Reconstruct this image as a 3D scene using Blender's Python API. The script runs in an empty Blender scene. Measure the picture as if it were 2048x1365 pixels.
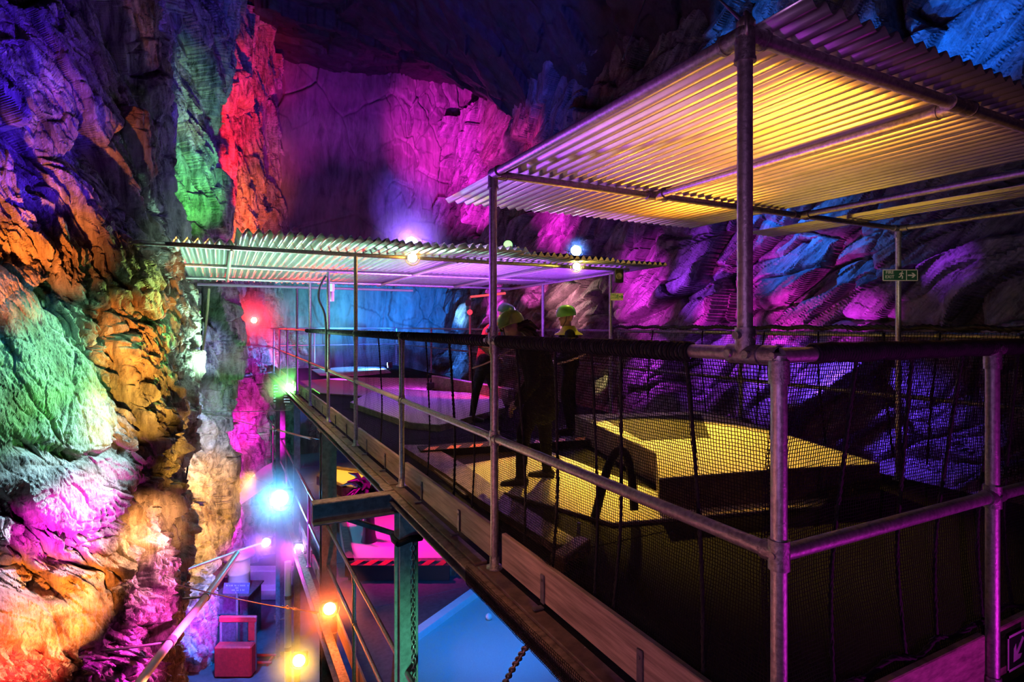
import bpy, math, random
import numpy as np
from mathutils import Vector, Matrix

random.seed(7)
RNG = np.random.RandomState(11)
scene = bpy.context.scene
COL = scene.collection
PI = math.pi

# ------------------------------------------------------------------ camera
EYE = 1.49
CAMP = Vector((-1.503, -1.161, EYE))
F_PX = 1139.0
HOR = 652.0
YAW = math.radians(27.2)
FWD = Vector((math.sin(YAW), math.cos(YAW), 0))
RGT = Vector((math.cos(YAW), -math.sin(YAW), 0))
UP = Vector((0, 0, 1))

cd = bpy.data.cameras.new('camera')
cam = bpy.data.objects.new('camera', cd)
COL.objects.link(cam)
cam.location = CAMP
cam.rotation_euler = (PI / 2, 0, -YAW)
cd.sensor_width = 36.0
cd.lens = 36.0 * F_PX / 2048
cd.shift_y = -(682.5 - HOR) / 2048
cd.clip_end = 200
cd.clip_start = 0.02
scene.camera = cam


def P(p, q, D):
    """point seen at target pixel p, q at depth D"""
    return CAMP + D * (FWD + RGT * ((p - 1024) / F_PX) - UP * ((q - HOR) / F_PX))


def G(p, q, z):
    """point on the level plane z seen at target pixel p, q"""
    return P(p, q, (EYE - z) * F_PX / (q - HOR))


def PX(p, x, y):
    pass


# ------------------------------------------------------------------ object helpers
class MB:
    def __init__(self):
        self.v = []
        self.f = []
        self.mi = []
        self.sm = []

    def add(self, vs, fs, mi=0, smooth=False):
        o = len(self.v)
        self.v += [tuple(v) for v in vs]
        for f in fs:
            self.f.append(tuple(i + o for i in f))
            self.mi.append(mi)
            self.sm.append(smooth)
        return self

    def box(self, c, s, rot=None, mi=0, bevel=0.0):
        hx, hy, hz = s[0] / 2, s[1] / 2, s[2] / 2
        b = min(bevel, hx * .45, hy * .45, hz * .45)
        if b > 0:
            vs = []
            for sx in (-1, 1):
                for sy in (-1, 1):
                    for sz in (-1, 1):
                        vs.append((sx * hx, sy * (hy - b), sz * (hz - b)))
                        vs.append((sx * (hx - b), sy * hy, sz * (hz - b)))
                        vs.append((sx * (hx - b), sy * (hy - b), sz * hz))
            import bmesh
            bm = bmesh.new()
            for v in vs:
                bm.verts.new(v)
            r = bmesh.ops.convex_hull(bm, input=bm.verts)
            bm.verts.index_update()
            vs = [v.co.copy() for v in bm.verts]
            fs = [[v.index for v in f.verts] for f in bm.faces]
            bm.free()
        else:
            vs = [Vector((x, y, z)) for x in (-hx, hx) for y in (-hy, hy) for z in (-hz, hz)]
            fs = [(0, 1, 3, 2), (4, 6, 7, 5), (0, 4, 5, 1), (2, 3, 7, 6), (0, 2, 6, 4), (1, 5, 7, 3)]
        c = Vector(c)
        vs = [(rot @ Vector(v) if rot is not None else Vector(v)) + c for v in vs]
        return self.add(vs, fs, mi)

    def tube(self, a, b, r, n=14, r2=None, cap=True, mi=0):
        a, b = Vector(a), Vector(b)
        d = (b - a)
        if d.length < 1e-6:
            return self
        d.normalize()
        u = d.cross(Vector((0, 0, 1)))
        if u.length < 1e-4:
            u = Vector((1, 0, 0))
        u.normalize()
        w = d.cross(u)
        r2 = r if r2 is None else r2
        vs, fs = [], []
        for k in range(n):
            t = 2 * PI * k / n
            e = u * math.cos(t) + w * math.sin(t)
            vs.append(a + e * r)
            vs.append(b + e * r2)
        for k in range(n):
            j = (k + 1) % n
            fs.append((2 * k, 2 * j, 2 * j + 1, 2 * k + 1))
        self.add(vs, fs, mi, True)
        if cap:
            self.add([vs[2 * k] for k in range(n)], [tuple(range(n))], mi)
            self.add([vs[2 * k + 1] for k in range(n)], [tuple(reversed(range(n)))], mi)
        return self

    def path(self, pts, r, n=8, mi=0, cap=True):
        pts = [Vector(p) for p in pts]
        rings = []
        u = None
        for i, p in enumerate(pts):
            d = (pts[min(i + 1, len(pts) - 1)] - pts[max(i - 1, 0)]).normalized()
            if u is None:
                u = d.cross(Vector((0, 0, 1)))
                if u.length < 1e-3:
                    u = Vector((1, 0, 0))
            u = (u - d * u.dot(d)).normalized()
            w = d.cross(u)
            rr = r[i] if hasattr(r, '__len__') else r
            rings.append([p + (u * math.cos(2 * PI * k / n) + w * math.sin(2 * PI * k / n)) * rr for k in range(n)])
        vs = [v for ring in rings for v in ring]
        fs = []
        for i in range(len(rings) - 1):
            for k in range(n):
                j = (k + 1) % n
                fs.append((i * n + k, i * n + j, (i + 1) * n + j, (i + 1) * n + k))
        self.add(vs, fs, mi, True)
        if cap:
            m = len(rings) - 1
            self.add(rings[0], [tuple(reversed(range(n)))], mi)
            self.add(rings[m], [tuple(range(n))], mi)
        return self

    def lathe(self, prof, c, axis=(0, 0, 1), n=20, mi=0):
        ax = Vector(axis).normalized()
        u = ax.cross(Vector((0, 0, 1)))
        if u.length < 1e-3:
            u = Vector((1, 0, 0))
        u.normalize()
        w = ax.cross(u)
        c = Vector(c)
        vs, fs = [], []
        for (r, h) in prof:
            for k in range(n):
                t = 2 * PI * k / n
                vs.append(c + ax * h + (u * math.cos(t) + w * math.sin(t)) * max(r, 1e-4))
        for i in range(len(prof) - 1):
            for k in range(n):
                j = (k + 1) % n
                fs.append((i * n + k, i * n + j, (i + 1) * n + j, (i + 1) * n + k))
        return self.add(vs, fs, mi, True)

    def sphere(self, c, r, n=12, mi=0, sc=(1, 1, 1), rot=None):
        c = Vector(c)
        vs, fs = [], []
        m = n // 2 + 1
        for i in range(m + 1):
            th = PI * i / m
            for k in range(n):
                ph = 2 * PI * k / n
                v = Vector((r * sc[0] * math.sin(th) * math.cos(ph), r * sc[1] * math.sin(th) * math.sin(ph), r * sc[2] * math.cos(th)))
                if rot is not None:
                    v = rot @ v
                vs.append(c + v)
        for i in range(m):
            for k in range(n):
                j = (k + 1) % n
                fs.append((i * n + k, (i + 1) * n + k, (i + 1) * n + j, i * n + j))
        return self.add(vs, fs, mi, True)

    def prism(self, pts, z0, z1, mi=0):
        n = len(pts)
        area = sum(pts[i][0] * pts[(i + 1) % n][1] - pts[(i + 1) % n][0] * pts[i][1] for i in range(n))
        if area < 0:
            pts = list(reversed(pts))
        vs = [(p[0], p[1], z0) for p in pts] + [(p[0], p[1], z1) for p in pts]
        fs = [tuple(reversed(range(n))), tuple(range(n, 2 * n))]
        for i in range(n):
            j = (i + 1) % n
            fs.append((i, j, n + j, n + i))
        return self.add(vs, fs, mi)

    def torus(self, c, R, r, ax1, ax2, n=14, m=6, mi=0):
        c, a, b = Vector(c), Vector(ax1).normalized(), Vector(ax2).normalized()
        nn = a.cross(b)
        vs, fs = [], []
        for i in range(n):
            t = 2 * PI * i / n
            e = a * math.cos(t) + b * math.sin(t)
            for k in range(m):
                s = 2 * PI * k / m
                vs.append(c + e * (R + r * math.cos(s)) + nn * r * math.sin(s))
        for i in range(n):
            for k in range(m):
                i2, k2 = (i + 1) % n, (k + 1) % m
                fs.append((i * m + k, i2 * m + k, i2 * m + k2, i * m + k2))
        return self.add(vs, fs, mi, True)

    def build(self, name, mats, parent=None, label=None):
        me = bpy.data.meshes.new(name)
        me.from_pydata(self.v, [], self.f)
        if not isinstance(mats, (list, tuple)):
            mats = [mats]
        for m in mats:
            me.materials.append(m)
        me.polygons.foreach_set('material_index', self.mi)
        me.polygons.foreach_set('use_smooth', self.sm)
        me.update()
        return link(name, me, parent, label)


def link(name, me, parent=None, label=None):
    o = bpy.data.objects.new(name, me)
    COL.objects.link(o)
    if parent is not None:
        o.parent = parent
        o.matrix_parent_inverse = world_of(parent).inverted()
    if label:
        o['label'] = label
    return o


def world_of(o):
    m = Matrix.LocRotScale(o.location, o.rotation_euler, o.scale)
    if o.parent is not None:
        m = world_of(o.parent) @ o.matrix_parent_inverse @ m
    return m


def thing(name, label, cat, loc=(0, 0, 0), group=None):
    o = bpy.data.objects.new(name, None)
    o.empty_display_size = .1
    COL.objects.link(o)
    o.location = loc
    o['label'] = label
    o['category'] = cat
    if group:
        o['group'] = group
    return o


def tag(o, label, cat, group=None):
    o['label'] = label
    o['category'] = cat
    if group:
        o['group'] = group
    return o


def struct(o, label=None):
    o['kind'] = 'structure'
    if label:
        o['label'] = label
    return o


def copy_tree(o, parent=None):
    c = o.copy()
    COL.objects.link(c)
    if parent is not None:
        c.parent = parent
    for ch in [x for x in o.children]:
        copy_tree(ch, c)
    return c


def grid_mesh(name, X, Y, Z, mat, flip=False, smooth=True, parent=None):
    nu, nv = X.shape
    co = np.stack([X, Y, Z], -1).reshape(-1, 3)
    idx = np.arange(nu * nv).reshape(nu, nv)
    a, b, c, d = idx[:-1, :-1], idx[1:, :-1], idx[1:, 1:], idx[:-1, 1:]
    q = np.stack([a, b, c, d] if not flip else [a, d, c, b], -1).reshape(-1, 4)
    me = mesh_np(name, co, q)
    me.materials.append(mat)
    me.polygons.foreach_set('use_smooth', np.full(len(q), smooth))
    me.update()
    return link(name, me, parent)


def mesh_np(name, co, q):
    me = bpy.data.meshes.new(name)
    me.vertices.add(len(co))
    me.vertices.foreach_set('co', np.ascontiguousarray(co, dtype=np.float32).ravel())
    k = q.shape[1]
    me.loops.add(q.size)
    me.loops.foreach_set('vertex_index', np.ascontiguousarray(q, dtype=np.int32).ravel())
    me.polygons.add(len(q))
    me.polygons.foreach_set('loop_start', np.arange(0, q.size, k, dtype=np.int32))
    me.update(calc_edges=True)
    return me


# ------------------------------------------------------------------ materials
def nmat(name):
    m = bpy.data.materials.new(name)
    m.use_nodes = True
    nt = m.node_tree
    return m, nt, nt.nodes['Principled BSDF'], nt.nodes['Material Output']


def simple(name, col, rough=.5, metal=0.0, noise=.25, scale=20, bump=.1, spec=.5, stretch=(1, 1, 1), col2=None):
    m, nt, bs, out = nmat(name)
    N, L = nt.nodes, nt.links
    tc = N.new('ShaderNodeTexCoord')
    mp = N.new('ShaderNodeMapping')
    mp.inputs['Scale'].default_value = stretch
    L.new(tc.outputs['Object'], mp.inputs['Vector'])
    nz = N.new('ShaderNodeTexNoise')
    nz.inputs['Scale'].default_value = scale
    nz.inputs['Detail'].default_value = 6
    nz.inputs['Roughness'].default_value = .65
    L.new(mp.outputs['Vector'], nz.inputs['Vector'])
    rp = N.new('ShaderNodeValToRGB')
    rp.color_ramp.elements[0].position = .35
    rp.color_ramp.elements[1].position = .65
    c = Vector(col)
    c2 = Vector(col2) if col2 else c * (1 + noise)
    c1 = c * (1 - noise)
    rp.color_ramp.elements[0].color = (*c1, 1)
    rp.color_ramp.elements[1].color = (*c2, 1)
    L.new(nz.outputs['Fac'], rp.inputs['Fac'])
    L.new(rp.outputs['Color'], bs.inputs['Base Color'])
    bs.inputs['Roughness'].default_value = rough
    bs.inputs['Metallic'].default_value = metal
    bs.inputs['Specular IOR Level'].default_value = spec
    if bump:
        b = N.new('ShaderNodeBump')
        b.inputs['Strength'].default_value = bump
        b.inputs['Distance'].default_value = .01
        L.new(nz.outputs['Fac'], b.inputs['Height'])
        L.new(b.outputs['Normal'], bs.inputs['Normal'])
    return m


def emis(name, col, s):
    m, nt, bs, out = nmat(name)
    bs.inputs['Base Color'].default_value = (*col, 1)
    nz = nt.nodes.new('ShaderNodeTexVoronoi')
    nz.inputs['Scale'].default_value = 40
    mr = nt.nodes.new('ShaderNodeMapRange')
    mr.inputs['From Max'].default_value = .6
    mr.inputs['To Min'].default_value = s * 1.3
    mr.inputs['To Max'].default_value = s * .6
    nt.links.new(nz.outputs['Distance'], mr.inputs['Value'])
    nt.links.new(mr.outputs['Result'], bs.inputs['Emission Strength'])
    bs.inputs['Emission Color'].default_value = (*col, 1)
    return m


def rock_mat(name, dark, light, ochre, dirv, bump=.6, rough=.5, sc=1.0, och=.5):
    """slate: streaks along dirv, ochre stains, pale quartz veins, fine bump"""
    m, nt, bs, out = nmat(name)
    N, L = nt.nodes, nt.links
    tc = N.new('ShaderNodeTexCoord')
    mp = N.new('ShaderNodeMapping')
    mp.vector_type = 'TEXTURE'
    d = Vector(dirv).normalized()
    q = Vector((0, 0, 1)).rotation_difference(d)
    mp.inputs['Rotation'].default_value = q.to_euler()
    mp.inputs['Scale'].default_value = (1, 1, 4.5)
    L.new(tc.outputs['Object'], mp.inputs['Vector'])

    def noise(scale, det, rgh, vec, dist=0):
        n = N.new('ShaderNodeTexNoise')
        n.inputs['Scale'].default_value = scale * sc
        n.inputs['Detail'].default_value = det
        n.inputs['Roughness'].default_value = rgh
        n.inputs['Distortion'].default_value = dist
        L.new(vec, n.inputs['Vector'])
        return n

    n1 = noise(7, 9, .7, mp.outputs['Vector'], .4)
    n2 = noise(1.1, 5, .6, tc.outputs['Object'], .3)
    n3 = noise(38, 4, .7, mp.outputs['Vector'])
    r1 = N.new('ShaderNodeValToRGB')
    r1.color_ramp.elements[0].position = .38
    r1.color_ramp.elements[1].position = .64
    r1.color_ramp.elements[0].color = (*dark, 1)
    r1.color_ramp.elements[1].color = (*light, 1)
    L.new(n1.outputs['Fac'], r1.inputs['Fac'])
    r2 = N.new('ShaderNodeValToRGB')
    r2.color_ramp.elements[0].position = .48
    r2.color_ramp.elements[1].position = .6
    L.new(n2.outputs['Fac'], r2.inputs['Fac'])
    mu = N.new('ShaderNodeMath')
    mu.operation = 'MULTIPLY'
    mu.inputs[1].default_value = och
    L.new(r2.outputs['Color'], mu.inputs[0])
    mx = N.new('ShaderNodeMix')
    mx.data_type = 'RGBA'
    mx.inputs['B'].default_value = (*ochre, 1)
    L.new(mu.outputs[0], mx.inputs['Factor'])
    L.new(r1.outputs['Color'], mx.inputs['A'])
    L.new(mx.outputs['Result'], bs.inputs['Base Color'])
    bs.inputs['Specular IOR Level'].default_value = .5
    rr = N.new('ShaderNodeMapRange')
    rr.inputs['To Min'].default_value = rough - .18
    rr.inputs['To Max'].default_value = rough + .2
    L.new(n3.outputs['Fac'], rr.inputs['Value'])
    L.new(rr.outputs['Result'], bs.inputs['Roughness'])
    ad = N.new('ShaderNodeMath')
    ad.operation = 'MULTIPLY_ADD'
    ad.inputs[1].default_value = .35
    L.new(n3.outputs['Fac'], ad.inputs[0])
    L.new(n1.outputs['Fac'], ad.inputs[2])
    b = N.new('ShaderNodeBump')
    b.inputs['Strength'].default_value = bump
    b.inputs['Distance'].default_value = .05
    L.new(ad.outputs[0], b.inputs['Height'])
    L.new(b.outputs['Normal'], bs.inputs['Normal'])
    return m


M_ROCK_L = rock_mat('slate_left', (.07, .066, .062), (.6, .57, .54), (.42, .3, .18), (0, .55, -.85), bump=1.0, rough=.4, och=.4)
M_ROCK_B = rock_mat('slate_back', (.1, .095, .1), (.26, .25, .26), (.3, .27, .25), (0.05, 0, 1), bump=.35, rough=.6, sc=.45, och=.5)
M_ROCK_R = rock_mat('slate_right', (.06, .06, .065), (.36, .35, .37), (.22, .2, .2), (0, -.62, .78), bump=.8, rough=.42, sc=.8, och=.4)
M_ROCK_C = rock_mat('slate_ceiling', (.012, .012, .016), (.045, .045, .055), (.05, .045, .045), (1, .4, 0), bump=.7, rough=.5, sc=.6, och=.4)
M_GROUND = simple('cave_ground', (.10, .10, .11), .6, scale=3, noise=.3, bump=.4)
M_STEEL = simple('galvanised_tube', (.42, .41, .41), .42, .75, noise=.3, scale=55, bump=.25)
M_STEEL2 = simple('worn_clamp', (.33, .32, .32), .4, .8, noise=.35, scale=70, bump=.4)
M_BEAM = simple('painted_beam', (.13, .13, .15), .5, .2, noise=.35, scale=14, bump=.25)
M_RUST = simple('rusty_flange', (.3, .23, .17), .6, .2, noise=.5, scale=22, bump=.6)
M_COLUMN = simple('grey_column', (.36, .4, .4), .45, .3, noise=.25, scale=18, bump=.2)
M_CORR = simple('corrugated_steel', (.7, .7, .72), .34, .88, noise=.12, scale=5, bump=.05)
M_WOOD = simple('weathered_board', (.34, .26, .2), .65, 0, noise=.45, scale=9, bump=.4, stretch=(1, .25, 4))
M_DECK = simple('black_deck', (.012, .011, .014), .85, 0, noise=.3, scale=30, bump=.2, spec=.04)
M_TIMBER = simple('dark_timber', (.16, .11, .08), .6, 0, noise=.4, scale=11, bump=.4)
M_NET = simple('black_net', (.009, .009, .010), .8, 0, noise=.2, scale=40, bump=0, spec=.08)
M_ROPE = simple('black_rope', (.014, .014, .016), .6, 0, noise=.4, scale=90, bump=.5, spec=.25)
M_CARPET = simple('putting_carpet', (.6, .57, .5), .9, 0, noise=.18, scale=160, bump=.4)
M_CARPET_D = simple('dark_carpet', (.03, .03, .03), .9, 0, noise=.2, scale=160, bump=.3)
M_WHITE = simple('white_paint', (.8, .8, .8), .4, 0, noise=.05, scale=10, bump=.05)
M_BLACK = simple('black_plastic', (.02, .02, .022), .4, 0, noise=.2, scale=30, bump=.05)
M_REDP = simple('red_paint', (.55, .03, .04), .4, 0, noise=.2, scale=12, bump=.1)
M_STRIPE = simple('orange_stripe', (.8, .3, .08), .5, 0, noise=.1, scale=10, bump=.05)
M_WIRE = simple('steel_wire', (.5, .48, .45), .35, .9, noise=.2, scale=90, bump=.3)
M_HOSE = simple('pale_cable', (.55, .5, .3), .5, 0, noise=.15, scale=20, bump=.05)
M_TARP = simple('pale_sheet', (.6, .6, .62), .6, 0, noise=.1, scale=6, bump=.1)
M_PLATE = simple('sign_plate', (.75, .76, .75), .5, 0, noise=.06, scale=12, bump=.03)
M_GREENP = simple('sign_green', (.02, .1, .05), .5, 0, noise=.1, scale=12, bump=.03)

# ------------------------------------------------------------------ noise toolkit
_perm = RNG.permutation(4096)


def _h(ix, iy, s):
    return _perm[(_perm[(_perm[(ix.astype(np.int64) & 4095)] + iy.astype(np.int64)) & 4095] + s * 131) & 4095]


def perlin(x, y, s=0):
    xi, yi = np.floor(x), np.floor(y)
    xf, yf = x - xi, y - yi
    u, v = xf * xf * xf * (xf * (xf * 6 - 15) + 10), yf * yf * yf * (yf * (yf * 6 - 15) + 10)

    def g(dx, dy):
        a = _h(xi + dx, yi + dy, s) * (2 * PI / 4096)
        return np.cos(a) * (xf - dx) + np.sin(a) * (yf - dy)
    return (g(0, 0) * (1 - u) + g(1, 0) * u) * (1 - v) + (g(0, 1) * (1 - u) + g(1, 1) * u) * v


def fbm(x, y, s=0, o=4, gain=.5):
    t, a = 0, 1.0
    for k in range(o):
        t = t + a * perlin(x * 2 ** k, y * 2 ** k, s + k)
        a *= gain
    return t


def ridged(x, y, s=0, o=4):
    t, a = 0, 1.0
    for k in range(o):
        t = t + a * (1 - 2.2 * np.abs(perlin(x * 2 ** k, y * 2 ** k, s + k)))
        a *= .5
    return t


def facet(x, y, s=0, tilt=1.0, step=1.0):
    """chiselled planes: one random plane per jittered cell, and the distance to the next cell"""
    xi, yi = np.floor(x), np.floor(y)
    b1 = np.full(x.shape, 1e9)
    b2 = np.full(x.shape, 1e9)
    val = np.zeros(x.shape)
    for dx in (-1, 0, 1):
        for dy in (-1, 0, 1):
            cx, cy = xi + dx, yi + dy
            jx = cx + .5 + (_h(cx, cy, s) / 4096. - .5) * .95
            jy = cy + .5 + (_h(cx, cy, s + 1) / 4096. - .5) * .95
            ex, ey = x - jx, y - jy
            d = ex * ex + ey * ey
            gx = _h(cx, cy, s + 2) / 2048. - 1
            gy = _h(cx, cy, s + 3) / 2048. - 1
            hh = _h(cx, cy, s + 4) / 2048. - 1
            v = hh * step + (gx * ex + gy * ey) * tilt
            near = d < b1
            b2 = np.where(near, b1, np.minimum(b2, d))
            val = np.where(near, v, val)
            b1 = np.where(near, d, b1)
    return val, np.sqrt(b2) - np.sqrt(b1)


def rot2(x, y, a):
    return x * math.cos(a) + y * math.sin(a), -x * math.sin(a) + y * math.cos(a)


def sstep(a, b, x):
    t = np.clip((x - a) / (b - a), 0, 1)
    return t * t * (3 - 2 * t)


def poly_mask(px, py, poly, soft):
    inside = np.zeros(px.shape, bool)
    dist = np.full(px.shape, 1e9)
    n = len(poly)
    for i in range(n):
        x1, y1 = poly[i]
        x2, y2 = poly[(i + 1) % n]
        cond = ((y1 > py) != (y2 > py)) & (px < (x2 - x1) * (py - y1) / ((y2 - y1) + 1e-9) + x1)
        inside ^= cond
        l2 = (x2 - x1) ** 2 + (y2 - y1) ** 2
        t = np.clip(((px - x1) * (x2 - x1) + (py - y1) * (y2 - y1)) / l2, 0, 1)
        dist = np.minimum(dist, np.hypot(px - x1 - t * (x2 - x1), py - y1 - t * (y2 - y1)))
    sd = np.where(inside, dist, -dist)
    return sstep(-soft, soft, sd), np.where(inside, dist, 0)


def project(x, y, z):
    X, Y, Z = x - CAMP.x, y - CAMP.y, z - CAMP.z
    D = X * FWD.x + Y * FWD.y
    D = np.maximum(D, .3)
    R = X * RGT.x + Y * RGT.y
    return 1024 + F_PX * R / D, HOR - F_PX * Z / D


# ------------------------------------------------------------------ cave shell
# plan of the left rock: a buttress facing the walkway, then the long side running back
LP = np.array([(-7.5, 2.6), (-4.6, 4.1), (-3.3, 5.2), (-2.75, 5.65), (-2.4, 6.05), (-2.15, 6.55), (-2.02, 7.0), (-2.05, 8.5), (-2.5, 11.0), (-2.55, 12.9),
               (-1.5, 14.0), (-1.45, 15.5), (-1.5, 16.9), (-.65, 18.2), (-.45, 19.5), (.0, 21.3), (.6, 22.6), (3.0, 24.5)])
LS = np.concatenate([[0], np.cumsum(np.hypot(*np.diff(LP, axis=0).T))])
RY = [-6, 0, 4, 10, 16, 20, 25]
RX = [10.5, 9.0, 8.4, 8.1, 7.7, 7.5, 7.2]


def right_x(y, z):
    return np.interp(y, RY, RX) - .12 * np.maximum(z - 3.0, 0) ** 1.15 * sstep(19, 12, y) - .35 * sstep(1.5, -.5, z)


def ceil_z(x, y):
    z = 11.75 - np.maximum(x - 2.5, 0) * .72 * sstep(21.5, 14.5, y) + .12 * np.maximum(x - 3, 0) * sstep(18, 21, y)
    return z - .25 * np.maximum(-x - 1, 0)


def cave_hit(p, q):
    """first point of the undisplaced cave shell seen at a pixel, with the inward normal"""
    D = 3.0
    while D < 32:
        v = P(p, q, D)
        if v.y < 22.6 and v.x < np.interp(v.y, LP[:, 1], LP[:, 0]):
            s = np.interp(v.y, LP[:, 1], LS)
            t = Vector((np.interp(s + .2, LS, LP[:, 0]) - np.interp(s - .2, LS, LP[:, 0]), np.interp(s + .2, LS, LP[:, 1]) - np.interp(s - .2, LS, LP[:, 1]), 0)).normalized()
            return v, Vector((t.y, -t.x, 0)), t
        if v.x > float(right_x(np.float64(v.y), np.float64(v.z))):
            return v, Vector((-1, 0, 0)), Vector((0, -1, 0))
        if v.y >= 22.5:
            return v, Vector((0, -1, 0)), Vector((1, 0, 0))
        if v.z > float(ceil_z(np.float64(v.x), np.float64(v.y))):
            return v, Vector((0, 0, -1)), Vector((1, 0, 0))
        if v.z < -6.5:
            return v, Vector((0, 0, 1)), Vector((1, 0, 0))
        D += .04
    return P(p, q, 22), Vector((0, -1, 0)), Vector((1, 0, 0))


def left_hit(p, q):
    return cave_hit(p, q)[0]


def build_left():
    s = np.concatenate([np.linspace(0, LS[2], 110, endpoint=False), np.linspace(LS[2], LS[7], 620, endpoint=False), LS[7] + (np.linspace(0, 1, 420) ** 1.25) * (LS[-1] - LS[7])])
    z = np.concatenate([np.linspace(-7.2, -2.7, 170, endpoint=False), np.linspace(-2.7, 5.2, 560, endpoint=False), np.linspace(5.2, 12.6, 200)])
    S, Z = np.meshgrid(s, z, indexing='ij')
    # rounded plan curve
    ss = np.linspace(0, LS[-1], 900)
    bx, by = np.interp(ss, LS, LP[:, 0]), np.interp(ss, LS, LP[:, 1])
    k = np.hanning(17); k /= k.sum()
    bx = np.convolve(np.pad(bx, 8, mode='edge'), k, 'valid'); by = np.convolve(np.pad(by, 8, mode='edge'), k, 'valid')
    tx, ty = np.gradient(bx), np.gradient(by)
    tl = np.hypot(tx, ty); tx /= tl; ty /= tl
    I = lambda a: np.interp(S, ss, a)
    X0, Y0, NX, NY = I(bx), I(by), I(ty), -I(tx)
    far = sstep(LS[7] - .5, LS[9], S)
    # leans: far strips bulge below the deck, whole foot undercut, top of the buttress set back a little
    lean = .55 * sstep(17.5, 21, Y0) * sstep(2.2, .2, Z) - .35 * sstep(-3.5, -6.5, Z) - .25 * sstep(2.2, 5, Z) * (1 - far)
    lean += .16 * fbm(S * .7, Z * .55, 301, 3)
    bx3, by3 = X0 + NX * lean, Y0 + NY * lean
    px, py = project(bx3, by3, Z)
    sc = 1 + 1.3 * far                        # coarser relief on the long side
    wx, wy = S + .16 * fbm(S * 1.1, Z * 1.1, 3, 3), Z + .16 * fbm(S * 1.1 + 9, Z * 1.1, 7, 3)
    u, v = rot2(wx, wy, math.radians(-58))
    def fc(lu, lv, seed, t, st, o=0):
        a = facet(u / lu + o, v / lv, seed, t, st)
        b = facet(u / (lu * 2.3) + o, v / (lv * 2.3), seed, t, st)
        return a[0] * (1 - far) + b[0] * far, a[1] * (1 - far) + b[1] * far
    big, e1 = fc(1.25, .5, 10, 1.0, .8)
    mid, e2 = fc(.5, .18, 20, 1.1, .8, 5)
    sml, e3 = fc(.2, .07, 30, 1.1, .9, 5)
    tny, e4 = fc(.075, .032, 40, 1.0, .9)
    n1, n2, n3 = fbm(S * 4, Z * 4, 71, 3), fbm(S * 4 + 3, Z * 4, 72, 3), fbm(S * 9, Z * 9, 73, 3)
    smooth, sd = poly_mask(px + 14 * n1 + 5 * n3, py + 14 * n2, [(-80, 500), (30, 545), (110, 625), (185, 720), (232, 830), (228, 900), (160, 912), (100, 890), (-80, 850)], 14)
    dome2, sd2 = poly_mask(px + 8 * n1, py + 8 * n2, [(-80, 880), (60, 905), (160, 922), (262, 905), (285, 985), (245, 1030), (150, 1075), (70, 1050), (30, 990), (-80, 1010)], 14)
    dome3, sd3 = poly_mask(px + 10 * n1, py + 8 * n3, [(-80, 1140), (60, 1190), (130, 1200), (205, 1150), (222, 1230), (200, 1290), (120, 1310), (50, 1290), (-80, 1300)], 16)
    rag, _ = poly_mask(px + 20 * n1, py + 20 * n2, [(-40, 330), (70, 380), (150, 470), (235, 640), (300, 760), (345, 900), (290, 960), (235, 800), (190, 700), (110, 590), (40, 530), (-40, 490)], 25)
    blk, _ = poly_mask(px + 10 * n1, py, [(235, 960), (330, 900), (350, 1000), (330, 1200), (330, 1400), (-40, 1400), (-40, 1300), (190, 1300), (240, 1180)], 25)
    slab, _ = poly_mask(px + 10 * n1, py + 10 * n2, [(-80, -200), (340, -200), (330, 420), (250, 470), (120, 330), (-80, 310)], 30)
    calm = np.clip(smooth + dome2 + dome3, 0, 1)
    rough = 1 - calm
    d = (.17 + .10 * slab) * big * sc * (1 - .7 * calm)
    d += (.085 - .03 * slab) * mid * sc * rough
    d += (.034 - .022 * slab + .020 * rag + .018 * blk - .016 * far) * sml * sc * (1 - .85 * calm)
    d += (.011 - .008 * slab + .014 * rag + .012 * blk - .009 * far) * tny * sc * (1 - .8 * calm)
    d -= (np.exp(-(e1 / .05) ** 2) * .09 + np.exp(-(e2 / .06) ** 2) * .055 + np.exp(-(e3 / .09) ** 2) * .022) * (.25 + .75 * rough)
    d += .012 * ridged(u * 1.2, v * 14, 55, 4) * (1 - .5 * calm) + .012 * fbm(S * 7, Z * 7, 60, 5, .6) + .004 * fbm(S * 40, Z * 40, 61, 3, .7)
    d -= .07 * rag + .05 * slab
    d += .03 * calm
    d += .15 * smooth * np.sqrt(np.clip(sd / 120, 0, 1)) + .06 * dome2 * np.sqrt(np.clip(sd2 / 70, 0, 1)) + .06 * dome3 * np.sqrt(np.clip(sd3 / 60, 0, 1))
    d += calm * (.006 * ridged(S * 22, Z * 3.0, 66, 3) + .007 * fbm(S * 16, Z * 9, 67, 4, .7))
    ang = np.arctan2(py - 945, px - 150)
    rad = np.hypot((px - 150), (py - 945) * .9)
    fan = sstep(60, 85, rad) * sstep(160, 125, rad) * sstep(.1, .5, ang) * sstep(3.05, 2.6, ang)
    d += fan * .016 * np.sin(ang * 40 + 4 * n1) * (1 + .5 * n3)
    d -= sstep(104, 112, rad + 5 * n3) * sstep(200, 150, rad) * sstep(.1, .5, ang) * sstep(3.05, 2.7, ang) * .09
    d += np.exp(-((rad - 185 + 8 * n1) / 7) ** 2) * sstep(.5, .9, ang) * sstep(2.9, 2.4, ang) * .07
    lip = np.exp(-((py - (903 + 14 * np.sin(px * .03 + 2)) + 5 * n3) / 7) ** 2) * sstep(70, 110, px) * sstep(240, 222, px)
    d += lip * .05
    # vertical rib down the far edge of the buttress
    d += .12 * np.exp(-((px - 360) / 22) ** 2) * sstep(1000, 700, py) * sstep(520, 600, py)
    o = grid_mesh('wall_left', bx3 + NX * d, by3 + NY * d, Z, M_ROCK_L, flip=True, smooth=False)
    return struct(o)


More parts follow.
